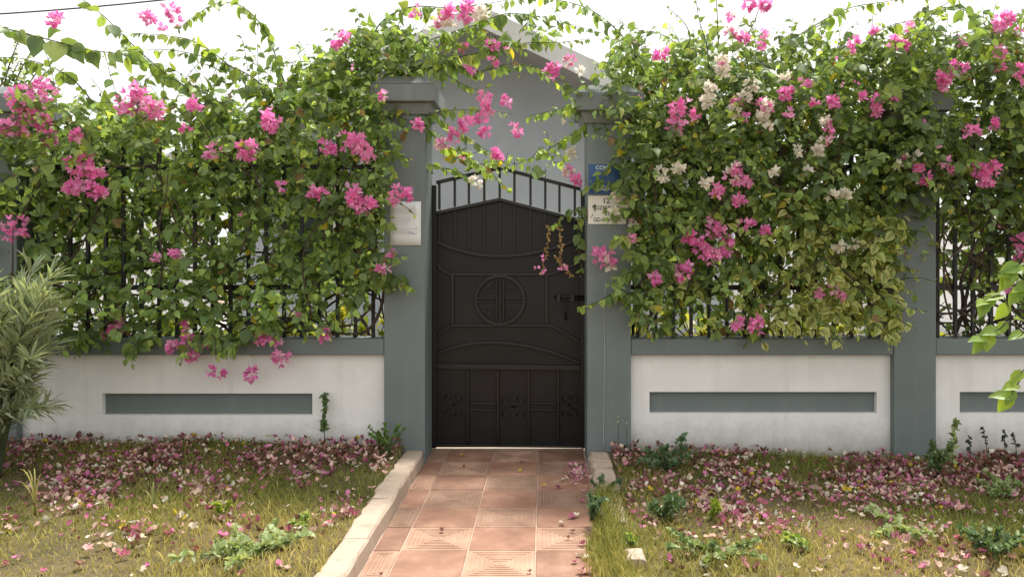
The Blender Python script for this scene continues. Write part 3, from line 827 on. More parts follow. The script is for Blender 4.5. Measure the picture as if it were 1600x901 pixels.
def stems(root, xr, count, q, zr=(.9, 2.3), mat='bark', base_y=(5.46, 5.75)):
    """woody climbing stems tangled through the railing"""
    for k in range(count):
        x = q.uniform(*xr); y = q.uniform(*base_y); p = Vector((x, y, 0.0)); pts = [p.copy()]
        d = Vector((q.uniform(-.25, .25), q.uniform(-.1, .05), 1)).normalized(); top = q.uniform(*zr)
        for i in range(40):
            p = p + d * .08; p.x = min(max(p.x, xr[0] + .02), xr[1] - .02); p.y = min(max(p.y, 5.33), 5.85)
            if p.z < .95: p.y = max(p.y, 5.52)
            pts.append(p.copy())
            d = (d + Vector((q.uniform(-.38, .38), q.uniform(-.2, .2), q.uniform(-.30, .24)))).normalized()
            if p.z > top: break
            if p.z < .05: d.z = abs(d.z)
            if p.z < .92: d.z = max(d.z, .3)
        r0 = q.choice((.007, .009, .012, .016))
        MB().tube(pts, [r0 * (1 - .6 * i / len(pts)) for i in range(len(pts))], 6).build('stem', M[mat], root)

# ============================ left bougainvillea
q = random.Random(21)
bl = empty('bougainvillea', (-2.3, 5.6, 0), 'pink flowering bougainvillea climbing the railing beside the paper notice pillar', 'bougainvillea')
L = Leaves(); T = MB()
L_up = [(-320, 190), (0, 205), (60, 200), (130, 180), (250, 165), (330, 155), (400, 145), (470, 118), (540, 100), (590, 120), (600, 180), (602, 330), (400, 330), (-320, 330)]
L_mid = [(-320, 325), (604, 325), (600, 435), (480, 440), (300, 440), (-320, 440)]
L_low = [(-320, 430), (330, 430), (598, 430), (585, 480), (490, 505), (460, 528), (40, 532), (-320, 525)]
shoots(L, T, L_up, 800, (5.15, 5.75), q, (.2, .5), .082)
shoots(L, T, L_mid, 420, (5.20, 5.6), q, (.15, .36), .080)
shoots(L, T, L_low, 230, (5.20, 5.5), q, (.12, .30), .076, 1.05)
shoots(L, T, [(300, 360), (600, 360), (600, 440), (300, 440)], 59, (5.15, 5.4), q, (.15, .32), .085)
shoots(L, T, [(-320, 215), (60, 215), (330, 180), (600, 150), (602, 330), (-320, 330)], 390, (5.6, 6.0), q, (.2, .45), .10, .9)  # rows set behind the railing: leaf colour dimmed to paint in shade
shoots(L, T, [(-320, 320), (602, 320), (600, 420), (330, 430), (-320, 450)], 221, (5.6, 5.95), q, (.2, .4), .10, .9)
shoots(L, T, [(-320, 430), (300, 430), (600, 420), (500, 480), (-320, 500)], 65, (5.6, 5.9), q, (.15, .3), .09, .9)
shoots(L, T, [(20, 150), (140, 165), (150, 260), (0, 260)], 52, (4.95, 5.12), q, (.15, .3), .08, 1.0)
shoots(L, T, [(470, 115), (540, 62), (600, 52), (660, 60), (705, 88), (650, 118), (600, 120), (540, 150)], 105, (5.15, 5.6), q, (.15, .38), .078, 1.05)
shoots(L, T, [(575, 165), (600, 165), (615, 200), (612, 300), (600, 420), (570, 420)], 52, (5.1, 5.24), q, (.12, .28), .075)
shoots(L, T, [(20, 450), (590, 440), (560, 490), (430, 515), (30, 522)], 95, (5.10, 5.26), q, (.12, .28), .082, 1.1)
for x, y, ln in ((240, 535, .30), (128, 525, .25), (330, 535, .28), (378, 535, .30), (60, 520, .2), (415, 520, .22), (140, 545, .1)):
    for k in range(4):
        pts = grow(P(x + q.uniform(-12, 12), y - 8, 5.24), Vector((q.uniform(-.4, .4), -.7, .2)), ln * q.uniform(.7, 1.05), .35, q, .035)
        run_leaves(L, pts, q, .032, .078); T.tube(pts, .002, 3, False)
arch(L, T, [(-60, 20), (0, 42), (60, 58), (140, 78), (200, 88), (265, 118), (330, 150)], 4.9, 5.4, q, .105, .055)
arch(L, T, [(330, 190), (300, 145), (250, 108), (205, 68), (165, 28), (130, 0), (100, -30)], 5.4, 4.9, q, .088, .055)
arch(L, T, [(455, 190), (430, 165), (370, 112), (310, 68), (260, 56), (205, 52)], 5.5, 5.1, q, .080, .042)
arch(L, T, [(465, 190), (452, 150), (437, 108), (418, 55), (385, 15), (345, 4), (300, 28), (278, 48)], 5.5, 5.0, q, .070, .034)
arch(L, T, [(440, 170), (400, 125), (345, 98), (280, 80), (225, 78)], 5.4, 5.1, q, .070, .045)
arch(L, T, [(160, 180), (120, 130), (80, 105), (20, 90), (-40, 95)], 5.4, 5.0, q, .07, .05)
arch(L, T, [(400, 190), (440, 140), (480, 105), (520, 95)], 5.4, 5.2, q, .075, .04)
arch(L, T, [(480, 190), (520, 130), (545, 90), (562, 60), (578, 45)], 5.4, 5.2, q, .08, .04)
for k in range(26):
    px = q.uniform(20, 560); py = 185 - .12 * px + q.uniform(-10, 15)
    pts = grow(P(px, py, q.uniform(5.15, 5.5)), Vector((q.uniform(-.6, .6), -.15, 1)), q.uniform(.2, .45), .11, q)
    run_leaves(L, pts, q, .04, .070); T.tube(pts, .0022, 3, False)
# sprays reaching over the gate; raised bright paints the backlight into drooping leaves
A = lambda *a, **k: arch(L, T, *a, **k)
A([(560, 120), (590, 42), (640, 12), (700, 12), (760, 6), (830, -6)], 5.4, 5.3, q, .085, .045)
A([(530, 150), (600, 92), (680, 60), (740, 40), (790, 22), (840, 26), (890, 38), (940, 52)], 5.45, 5.3, q, .085, .042)
A([(600, 118), (680, 98), (760, 80), (820, 68), (880, 66), (925, 60)], 5.4, 5.25, q, .070, .042, yel=.12)
A([(620, 110), (690, 98), (745, 112), (800, 100), (850, 112), (890, 150), (915, 175)], 5.4, 5.3, q, .068, .040)
A([(610, 125), (670, 105), (715, 128), (745, 140), (765, 135)], 5.35, 5.3, q, .06, .04)
A([(600, 165), (650, 165), (690, 190), (730, 215), (775, 245), (800, 262)], 5.25, 5.4, q, .065, .04, bright=1.15)
A([(560, 170), (610, 178), (650, 190), (685, 175), (745, 172), (800, 178)], 5.2, 5.3, q, .06, .045)
A([(640, 160), (680, 215), (720, 240), (760, 262), (795, 300)], 5.3, 5.45, q, .07, .042, bright=1.2)
A([(665, 255), (690, 262), (720, 270), (745, 290)], 5.35, 5.45, q, .065, .04, bright=1.2)
A([(600, 430), (618, 432), (640, 448)], 5.22, 5.15, q, .085, .03)
shoots(L, T, [(690, 235), (800, 245), (850, 240), (905, 225), (905, 250), (850, 268), (790, 270), (700, 262)], 27, (5.3, 5.5), q, (.08, .2), .068, 1.2)
shoots(L, T, [(580, 55), (690, 40), (760, 35), (880, 45), (920, 65), (830, 78), (700, 100)], 44, (5.25, 5.5), q, (.12, .28), .075, 1.0)
put(T.build('twigs', M['twig'], bl), kind='stuff')
stems(bl, (-3.5, -1.15), 26, q)
loop = [P(600, 395, 5.3), P(598, 470, 5.3), P(575, 515, 5.32), P(535, 520, 5.34), P(500, 500, 5.36), P(480, 440, 5.38), P(455, 400, 5.4)]
MB().tube(catmull(loop, 6), .011, 7).build('stem', M['bark'], bl)
loop = [P(585, 350, 5.3), P(590, 450, 5.31), P(560, 500, 5.32), P(520, 512, 5.33), P(440, 520, 5.4)]
MB().tube(catmull(loop, 6), .009, 7).build('stem', M['bark'], bl)
for k in range(7):
    x = 80 + k * 70 + q.uniform(-20, 20); y = q.uniform(340, 470)
    pts = catmull([P(x, y, 5.42), P(x + 45, y - q.uniform(-20, 25), 5.41), P(x + 95, y + q.uniform(-25, 25), 5.42), P(x + 150, y + q.uniform(-40, 30), 5.44)], 6)
    MB().tube(pts, [.010 - .006 * i / len(pts) for i in range(len(pts))], 6).build('stem', M['bark'], bl)
def runners(root, x0, x1, y0, y1, count, q):
    for k in range(count):
        x = q.uniform(x0, x1); y = q.uniform(y0 + 80, y1); Y = q.uniform(5.12, 5.22); c = [(x, y)]; a_ = q.uniform(-.9, .9)
        for j in range(4): x += 55 * math.sin(a_); y -= 45 * math.cos(a_); a_ += q.uniform(-.5, .5); c.append((min(max(x, x0), x1), max(y, y0)))
        pp = catmull([P(u, v, Y - .04 * j) for j, (u, v) in enumerate(c)], 6)
        MB().tube(pp, [.0075 - .005 * i / len(pp) for i in range(len(pp))], 6).build('stem', M['bark'], root)
runners(bl, 20, 590, 190, 510, 16, q)
finish_plant(bl, L)
for (x, y, r) in ((38, 160, 34), (60, 195, 26), (15, 205, 24), (68, 140, 18), (205, 160, 26), (240, 168, 26), (222, 148, 20), (135, 268, 30), (115, 298, 20), (152, 298, 18), (22, 358, 22), (72, 213, 15), (120, 211, 12), (333, 235, 13),
                  (388, 237, 22), (425, 188, 22), (550, 222, 24), (572, 238, 16), (510, 230, 14), (497, 300, 17), (545, 305, 22), (570, 318, 18), (620, 303, 13), (638, 304, 9), (600, 150, 7), (268, 18, 13), (232, 26, 13), (255, 46, 7), (278, 36, 7), (86, 30, 10),
                  (305, 162, 14), (290, 205, 8), (535, 60, 11), (524, 72, 7), (546, 104, 5), (182, 510, 14), (168, 520, 8), (275, 545, 15), (295, 535, 12), (298, 556, 9), (320, 540, 7), (345, 583, 8), (330, 578, 7), (388, 582, 13), (412, 530, 12), (432, 530, 11), (437, 560, 14), (502, 522, 13), (466, 493, 7),
                  (248, 402, 8), (277, 397, 9), (598, 420, 9), (610, 397, 7), (648, 193, 8), (658, 200, 7), (290, 507, 7), (375, 335, 5), (440, 290, 6)):
    cluster(bl, x, y, r, 4.98 if y < 330 else 5.08 if y < 470 else 5.18, q)
for (x, y, r, kd) in ((755, 152, 13, 'pink'), (790, 157, 9, 'pink'), (762, 172, 10, 'pink'), (722, 196, 18, 'pink'), (748, 190, 14, 'pink'), (758, 208, 9, 'pink'), (712, 212, 9, 'pink'), (688, 228, 12, 'mix'), (775, 240, 9, 'pink'), (802, 200, 6, 'pink'), (812, 206, 6, 'pink'),
                      (742, 112, 6, 'pink'), (706, 18, 17, 'pink'), (728, 8, 16, 'pink'), (725, 28, 12, 'pink'), (752, 18, 16, 'white'), (690, 32, 12, 'mix'), (705, 44, 9, 'white'), (648, 18, 8, 'pink'), (770, 72, 9, 'pink'), (768, 94, 8, 'pink'), (725, 78, 6, 'pink'), (792, 79, 5, 'pink'),
                      (742, 282, 10, 'white'), (720, 250, 5, 'pink'), (728, 107, 4, 'pink')):
    cluster(bl, x, y, r, 5.24, q, kd)

# ============================ bougainvillea by the address pillar
q = random.Random(33)
br = empty('bougainvillea', (1.6, 5.6, 0), 'pink and white bougainvillea with yellow-edged leaves beside the address plates', 'bougainvillea')
L = Leaves(); T = MB()
def yel(px, py): return .70 * sstep(1130, 1330, px) * sstep(300, 420, py) + .22 * sstep(400, 460, py) + .04
R_up = [(985, 160), (1000, 85), (1060, 68), (1140, 85), (1230, 78), (1310, 75), (1400, 60), (1430, 60), (1430, 330), (985, 330)]
R_mid = [(985, 320), (1420, 320), (1400, 425), (990, 425)]
R_low = [(988, 415), (1405, 410), (1400, 500), (1250, 510), (990, 515)]
shoots(L, T, R_up, 865, (5.1, 5.75), q, (.2, .45), .080, .92, yel)
shoots(L, T, R_mid, 279, (5.12, 5.5), q, (.15, .36), .080, 1.0, yel)
shoots(L, T, R_low, 182, (5.15, 5.45), q, (.12, .30), .078, 1.0, yel)
shoots(L, T, [(1200, 340), (1405, 330), (1410, 500), (1220, 510)], 85, (5.1, 5.3), q, (.12, .32), .080, 1.1, .8)
shoots(L, T, [(990, 100), (1430, 100), (1420, 340), (990, 340)], 351, (5.6, 6.0), q, (.2, .45), .10, .85, .02)  # deeper rows: lower bright puts their shade into the leaf colour
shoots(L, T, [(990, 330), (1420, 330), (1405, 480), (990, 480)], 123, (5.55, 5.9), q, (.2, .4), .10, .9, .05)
shoots(L, T, [(905, 150), (930, 110), (960, 78), (1000, 62), (1005, 200), (970, 185), (925, 178)], 71, (5.1, 5.5), q, (.14, .32), .072)
shoots(L, T, [(968, 190), (1000, 190), (1000, 500), (985, 500), (978, 300)], 44, (5.08, 5.24), q, (.12, .28), .078)
for k in range(14):
    px = q.uniform(1200, 1405)
    pts = grow(P(px, q.uniform(470, 520), 5.22), Vector((q.uniform(-.4, .4), -.6, .1)), q.uniform(.12, .26), .35, q, .03)
    run_leaves(L, pts, q, .03, .07, 1.0, .8); T.tube(pts, .002, 3, False)
arch(L, T, [(1330, 310), (1380, 400), (1405, 440), (1432, 462)], 5.2, 5.1, q, .07, .03, yel=.8)
arch(L, T, [(1385, 380), (1408, 372), (1420, 378)], 5.2, 5.12, q, .07, .03, yel=.8)
arch(L, T, [(1000, 470), (970, 455), (935, 470), (905, 482)], 5.22, 5.12, q, .075, .032, bright=1.2, yel=.35)
arch(L, T, [(1000, 420), (975, 430), (950, 445)], 5.2, 5.1, q, .07, .032, yel=.3)
A = lambda *a, **k: arch(L, T, *a, **k)
A([(1010, 120), (975, 60), (930, 20), (880, 2), (820, -4)], 5.45, 5.3, q, .075, .04)
A([(1020, 140), (975, 128), (930, 150), (880, 168), (825, 182)], 5.35, 5.3, q, .072, .036)
A([(1000, 150), (950, 140), (910, 158), (880, 178)], 5.3, 5.2, q, .075, .036)
A([(985, 190), (930, 195), (890, 212), (850, 238), (805, 258)], 5.3, 5.35, q, .07, .038, bright=1.2)  # leaf colour lightened to look backlit
A([(990, 290), (965, 285), (930, 288), (905, 300)], 5.22, 5.12, q, .06, .034, bright=1.1)
A([(985, 250), (955, 262), (925, 280)], 5.22, 5.12, q, .055, .036)
A([(1000, 330), (950, 325), (905, 325), (880, 340), (858, 355)], 5.22, 5.42, q, .062, .034, bright=1.0)
A([(930, 320), (905, 345), (905, 385), (908, 430)], 5.25, 5.45, q, .055, .05)
A([(1240, 100), (1235, 68), (1280, 36), (1330, 12), (1390, 2), (1440, -10)], 5.4, 5.2, q, .070, .05)
A([(1060, 90), (1078, 62), (1068, 35), (1040, 10)], 5.4, 5.3, q, .035, .04, both=False)
A([(1108, 110), (1104, 70), (1092, 30), (1085, -20)], 5.4, 5.3, q, .045, .05, both=False)
A([(1125, 110), (1122, 60), (1120, 10), (1118, -20)], 5.4, 5.3, q, .055, .055, both=False)
A([(1170, 110), (1165, 70), (1180, 30), (1195, -10)], 5.4, 5.3, q, .04, .05, both=False)
A([(1300, 130), (1330, 90), (1380, 45), (1440, 30)], 5.4, 5.1, q, .085, .045)
for k in range(22):
    px = q.uniform(960, 1420); py = q.uniform(75, 95)
    pts = grow(P(px, py, q.uniform(5.15, 5.6)), Vector((q.uniform(-.7, .7), -.1, 1)), q.uniform(.12, .32), .14, q)
    run_leaves(L, pts, q, .038, .066); T.tube(pts, .0022, 3, False)
put(T.build('twigs', M['twig'], br), kind='stuff')
stems(br, (0.62, 2.36), 22, q)
# dry strings of spent bracts hanging over the gate
for x0, y0, x1, y1 in ((857, 352, 846, 425), (873, 350, 874, 405), (868, 400, 893, 430)):
    L2 = Leaves(PET_V, PET_F, PET_E); T2 = MB()
    pts = catmull([P(x0, y0, 5.42), P((x0 + x1) / 2 + 3, (y0 + y1) / 2, 5.4), P(x1, y1, 5.4)], 8)
    T2.tube(pts, .0018, 4); T2.build('dry_string', M['drytwig'], br)
    for p in pts[::1]:
        for j in range(2): L2.add(p + rv(q, .006), rv(q, 1) - UPV * .6, rv(q, 1) + FRONT, q.uniform(.018, .03), (.36, .23, .09), (.45, .33, .14))
    link('dry_bracts', L2.mesh('dry_bracts', None, M['dryb']), None, br, pts[0])
runners(br, 1000, 1390, 170, 500, 12, q)
finish_plant(br, L)
for (x, y, r, kd) in ((1062, 172, 20, 'pink'), (1055, 192, 18, 'pink'), (1085, 180, 10, 'pink'), (1033, 85, 9, 'pink'), (1175, 5, 13, 'pink'), (1195, 8, 10, 'pink'), (1190, 50, 8, 'pink'), (1163, 62, 9, 'pink'), (1140, 52, 9, 'mix'), (1187, 72, 7, 'pink'), (1142, 22, 8, 'mix'),
                      (1140, 270, 15, 'mix'), (1162, 285, 18, 'pink'), (1120, 298, 12, 'pink'), (1155, 312, 12, 'pink'), (1105, 285, 10, 'white'), (1078, 368, 17, 'pink'), (1118, 358, 17, 'pink'), (1098, 386, 20, 'pink'), (1070, 420, 18, 'pink'), (1130, 384, 14, 'pink'), (1114, 402, 12, 'pink'), (1165, 352, 11, 'pink'), (1193, 362, 9, 'pink'),
                      (1152, 500, 13, 'pink'), (1182, 510, 16, 'pink'), (1282, 460, 7, 'pink'), (1305, 450, 8, 'pink'), (1020, 432, 11, 'pink'), (1230, 152, 14, 'pink'), (1195, 165, 14, 'mix'), (1165, 182, 8, 'pink'), (1300, 158, 12, 'pink'), (1230, 178, 7, 'pink'), (1345, 152, 7, 'pink'), (1374, 158, 9, 'pink'), (1371, 172, 9, 'pink'), (1392, 148, 8, 'pink'), (1318, 132, 5, 'pink'), (1335, 131, 5, 'pink'),
                      (1286, 190, 9, 'mix'), (1298, 200, 7, 'pink'), (1292, 222, 10, 'mix'), (1305, 90, 5, 'pink'), (1335, 65, 7, 'pink'), (1327, 77, 6, 'pink'), (1370, 52, 8, 'pink'), (1400, 68, 12, 'mix'), (1420, 42, 7, 'pink'), (1412, 70, 9, 'pink'), (1150, 160, 6, 'pink'),
                      (1115, 140, 14, 'white'), (1105, 160, 12, 'white'), (1150, 178, 11, 'white'), (1178, 138, 14, 'white'), (1165, 150, 9, 'white'), (1190, 185, 10, 'white'), (1132, 112, 12, 'white'), (1130, 98, 10, 'mix'), (1200, 198, 6, 'white'), (1035, 275, 14, 'white'), (1058, 262, 12, 'white'), (1320, 300, 12, 'white'), (1300, 308, 9, 'white'), (1310, 384, 9, 'white'), (1332, 382, 8, 'white'), (1280, 236, 9, 'white'), (1210, 268, 6, 'white'), (1245, 235, 7, 'white'), (1225, 120, 8, 'white'), (1260, 270, 6, 'white'),
                      (1258, 130, 7, 'pink'), (1272, 158, 7, 'pink'), (985, 372, 8, 'pink'), (1318, 462, 6, 'pink')):
    cluster(br, x, y, r, 4.98 if y < 330 else 5.06, q, kd)
for (x, y, r, kd) in ((942, 398, 18, 'pink'), (955, 410, 9, 'mix'), (962, 305, 9, 'white'), (975, 318, 11, 'white'), (958, 330, 6, 'white'), (988, 305, 9, 'white'), (890, 268, 9, 'mix'), (903, 280, 8, 'pink'), (865, 106, 9, 'pink'), (853, 113, 6, 'pink'), (868, 120, 6, 'pink'), (890, 98, 10, 'mix'), (905, 112, 7, 'white'), (880, 190, 5, 'white'), (890, 240, 9, 'white'),
                      (838, 418, 3, 'pink'), (850, 404, 4, 'pink'), (886, 414, 4, 'pink'), (873, 423, 4, 'pink'), (852, 425, 3, 'pink'), (990, 350, 6, 'mix'), (995, 155, 5, 'pink')):
    cluster(br, x, y, r, 5.16 if x > 910 else 5.3, q, kd)

# ============================ bougainvillea beyond the plain pillar
q = random.Random(47)
b3 = empty('bougainvillea', (3.3, 5.6, 0), 'dark leaved bougainvillea with bare lower stems beyond the plain pillar', 'bougainvillea')
L = Leaves(); T = MB()
shoots(L, T, [(1400, 75), (1440, 60), (1500, 65), (1600, 45), (1900, 50), (1900, 320), (1480, 320), (1400, 240)], 806, (5.0, 5.75), q, (.2, .45), .080, .80)
shoots(L, T, [(1395, 180), (1470, 180), (1460, 300), (1400, 300)], 84, (5.05, 5.22), q, (.15, .3), .076, .8)
shoots(L, T, [(1470, 310), (1900, 310), (1900, 420), (1470, 410)], 161, (5.25, 5.6), q, (.12, .28), .072, .8)
shoots(L, T, [(1470, 410), (1900, 410), (1900, 520), (1470, 520)], 100, (5.3, 5.6), q, (.10, .22), .07, .85)
shoots(L, T, [(1420, 90), (1900, 80), (1900, 330), (1440, 330)], 390, (5.6, 6.0), q, (.2, .45), .10, .75)  # deeper rows coloured darker, shade painted into the leaves
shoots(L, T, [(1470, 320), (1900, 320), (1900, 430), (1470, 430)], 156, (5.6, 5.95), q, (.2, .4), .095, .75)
arch(L, T, [(1380, 120), (1420, 70), (1450, 30), (1480, 5), (1520, -10)], 5.4, 5.2, q, .085, .05, bright=1.0)
arch(L, T, [(1560, 70), (1530, 30), (1490, 12), (1440, 20)], 5.4, 5.2, q, .085, .05)
for k in range(16):
    px = q.uniform(1430, 1620); py = q.uniform(55, 80)
    pts = grow(P(px, py, q.uniform(5.1, 5.5)), Vector((q.uniform(-.7, .7), -.1, 1)), q.uniform(.12, .3), .14, q)
    run_leaves(L, pts, q, .038, .075); T.tube(pts, .0022, 3, False)
put(T.build('twigs', M['twig'], b3), kind='stuff')
stems(b3, (2.72, 4.6), 70, q)
runners(b3, 1475, 1700, 200, 510, 12, q)
finish_plant(b3, L)
for (x, y, r, kd) in ((1470, 125, 15, 'pink'), (1488, 108, 11, 'pink'), (1505, 106, 9, 'pink'), (1476, 140, 8, 'pink'), (1530, 262, 16, 'pink'), (1545, 258, 15, 'pink'), (1535, 280, 13, 'pink'), (1438, 262, 9, 'pink'), (1447, 280, 9, 'pink'), (1418, 248, 7, 'mix'), (1475, 255, 8, 'pink'), (1482, 266, 6, 'pink'), (1520, 205, 9, 'pink'), (1555, 196, 9, 'pink'), (1505, 218, 5, 'pink'),
                      (1565, 40, 16, 'pink'), (1578, 30, 12, 'pink'), (1590, 52, 10, 'pink'), (1588, 108, 9, 'pink'), (1565, 108, 6, 'pink'), (1560, 80, 9, 'pink'), (1500, 66, 7, 'pink'), (1525, 80, 4, 'pink'), (1592, 378, 13, 'pink'), (1590, 400, 9, 'pink'), (1556, 350, 5, 'pink'), (1574, 450, 6, 'pink'), (1432, 245, 6, 'white'), (1465, 232, 4, 'pink'), (1590, 130, 8, 'pink'), (1450, 195, 6, 'mix'),(1403, 255, 7, 'white')):
    cluster(b3, x, y, r, 4.98 if y < 330 else 5.2, q, kd)

# ============================ oleander
q = random.Random(61)
ol = empty('oleander', (-3.35, 4.62, gz(-3.35, 4.62)), 'grey-green oleander shrub with narrow leaves in front of the wall', 'oleander')
L = Leaves(NARROW_V, NARROW_F, NARROW_E)
for k in range(70):
    b = Vector((-3.38 + q.uniform(-.08, .08), 4.62 + q.uniform(-.08, .08), .03))
    e = P(q.uniform(-70, 78), q.uniform(420, 655), q.uniform(4.3, 4.85))
    mid = (b + e) / 2 + Vector((q.uniform(-.1, .02), q.uniform(-.08, .08), .16))
    pts = catmull([b, mid, e], 8)
    MB().tube(pts[::2], [.010 - .0075 * i / 8 for i in range(len(pts[::2]))], 5).build('stem', M['twig'], ol)
    n = len(pts); d0 = (pts[-1] - pts[-3]).normalized()
    for i in range(int(n * .36), n):
        for w_ in range(5 if i < n - 2 else 9):
            an = q.uniform(0, 6.28); d = (pts[i] - pts[i - 1]).normalized()
            a_ = d.cross(UPV + rv(q, .1)).normalized(); b_ = d.cross(a_)
            out = a_ * math.cos(an) + b_ * math.sin(an)
            tip = (out * .75 + d * .75 + UPV * .25 + rv(q, .15)); c = q.choice(((.28, .34, .23), (.34, .39, .28), (.23, .29, .18), (.38, .42, .31)))
            L.add(pts[i], tip, UPV + out * .2 + rv(q, .4), q.uniform(.11, .18), c, (c[0] * 1.5, c[1] * 1.45, c[2] * 1.5))
p_, t_, n_, s_, c_, e_ = L.arrays()
idx = np.argsort(p_[:, 1] - .6 * p_[:, 0]); single = idx[:300]; rest = idx[300:]
X_, Y_, Z_ = frames(t_, n_); nd = []
for c in ((.28, .34, .23), (.34, .39, .28), (.23, .29, .18)):
    l1 = Leaves(NARROW_V, NARROW_F, NARROW_E); l1.add((0, 0, 0), (0, 1, 0), (0, 0, 1), 1, c, tuple(x * 1.45 for x in c)); nd.append(l1.mesh('leaf', None, M['weed']))
for k, i in enumerate(single):
    o = bpy.data.objects.new('leaf', nd[k % 3]); col.objects.link(o); o.parent = ol
    m = Matrix([[X_[i][r], Y_[i][r], Z_[i][r]] for r in range(3)])
    o.matrix_local = Matrix.Translation(Vector(p_[i]) - BASE[ol.name]) @ m.to_4x4() @ Matrix.Scale(float(s_[i]), 4)
o = link('foliage', L.mesh('foliage', rest, M['weed']), None, ol); o['kind'] = 'stuff'

# ============================ sapling reaching in by the bay beyond the plain pillar
q = random.Random(71)
sp = empty('sapling', (2.28, 3.0, gz(2.28, 3.0)), 'bright green young sapling with large glossy leaves in front of the wall', 'sapling')
tr = catmull([Vector((2.28, 3.0, 0)), Vector((2.26, 3.0, .7)), Vector((2.30, 3.02, 1.3)), Vector((2.27, 3.0, 1.75))], 8)
MB().tube(tr, [.016 - .011 * i / len(tr) for i in range(len(tr))], 8).build('trunk', M['twig'], sp)
sl_ = Leaves(); sl_.add((0, 0, 0), (0, 1, 0), (0, 0, 1), 1, (.24, .34, .045)); sm1 = sl_.mesh('leaf', None, M['leaf'])
sl_ = Leaves(); sl_.add((0, 0, 0), (0, 1, 0), (0, 0, 1), 1, (.18, .29, .05)); sm2 = sl_.mesh('leaf', None, M['leaf'])
def sap_leaf(p, tip, nrm, s):
    X, Y, Z = frames(np.array([tuple(tip)]), np.array([tuple(nrm)])); o = bpy.data.objects.new('leaf', q.choice((sm1, sm2))); col.objects.link(o); o.parent = sp
    m = Matrix([[X[0][r], Y[0][r], Z[0][r]] for r in range(3)])
    o.matrix_local = Matrix.Translation(p - BASE[sp.name]) @ m.to_4x4() @ Matrix.Diagonal((s * .85, s, s, 1))
for zb_, ctrl in ((.95, [(1600, 500), (1565, 462), (1540, 470)]), (.6, [(1600, 520), (1560, 515), (1538, 530)]), (1.2, [(1612, 420), (1590, 415), (1578, 430)]), (.4, [(1620, 590), (1590, 600), (1580, 618)]), (1.35, [(1640, 380), (1610, 420), (1596, 452)]), (1.0, [(1680, 400), (1720, 380), (1760, 400)]), (1.4, [(1700, 330), (1690, 290), (1710, 260)])):
    pts = catmull([Vector((2.27, 3.0, zb_))] + [P(x, y, 2.95) for x, y in ctrl], 6)
    MB().tube(pts, .003, 5).build('branch', M['twig'], sp)
    side = 1
    for p in pts[6::3] + [pts[-1]]:
        d = Vector((-1, -.1, 0)); sap_leaf(p, d * .7 + Vector((0, q.uniform(-.4, .4), -.55 + .5 * side)) + rv(q, .2), UPV + FRONT * .9 + rv(q, .4), q.uniform(.06, .085)); side = -side

# ============================ yard plants behind the railings
def bush(name, x, y, h, rad, n, q, label, cat, pal, group=None, leaf=.11, parts=0):
    r = empty(name, (x, y, 0), label, cat, group); L = Leaves(); T = MB()
    for k in range(n):
        e = Vector((x + q.gauss(0, rad * .5), y + q.gauss(0, rad * .35), h * q.uniform(.35, 1.0)))
        pts = catmull([Vector((x + q.uniform(-.06, .06), y, 0)), Vector((x * .4 + e.x * .6, y, e.z * .6)), e], 6); T.tube(pts, .005, 4, False)
        for p in pts[5:]:
            for j in range(3):
                c = q.choice(pal); v = q.uniform(.8, 1.2)
                L.add(p, rv(q, 1) + UPV * .1, UPV + rv(q, .6), leaf * q.uniform(.7, 1.2), tuple(a * v for a in c))
    T.build('stem', M['bark'], r); o = link('foliage', L.mesh('foliage', None, M['leaf']), None, r); o['kind'] = 'stuff'
    return r
q = random.Random(83)
YG_P = [(.22, .26, .03), (.28, .30, .04), (.14, .20, .03), (.33, .33, .06)]
for i, (x, h) in enumerate(((-3.3, 1.0), (-2.7, .95), (-2.15, 1.05), (-1.6, .95), (-1.25, .85))):
    bush('garden_shrub', x, 6.15, h, .5, 26, q, 'yellow-green garden shrub behind the railing beside the notice pillar', 'shrub', YG_P, 'yellow-green shrubs behind the notice pillar railing')
for i, (x, h) in enumerate(((.9, 1.0), (1.5, .95), (2.1, 1.0))):
    bush('garden_shrub', x, 6.15, h, .5, 26, q, 'yellow-green garden shrub behind the railing beside the address plates', 'shrub', YG_P, 'yellow-green shrubs behind the address pillar railing')
bush('garden_shrub', 3.1, 6.3, .95, .5, 18, q, 'yellow-green garden shrub behind the railing beyond the plain pillar', 'shrub', YG_P)
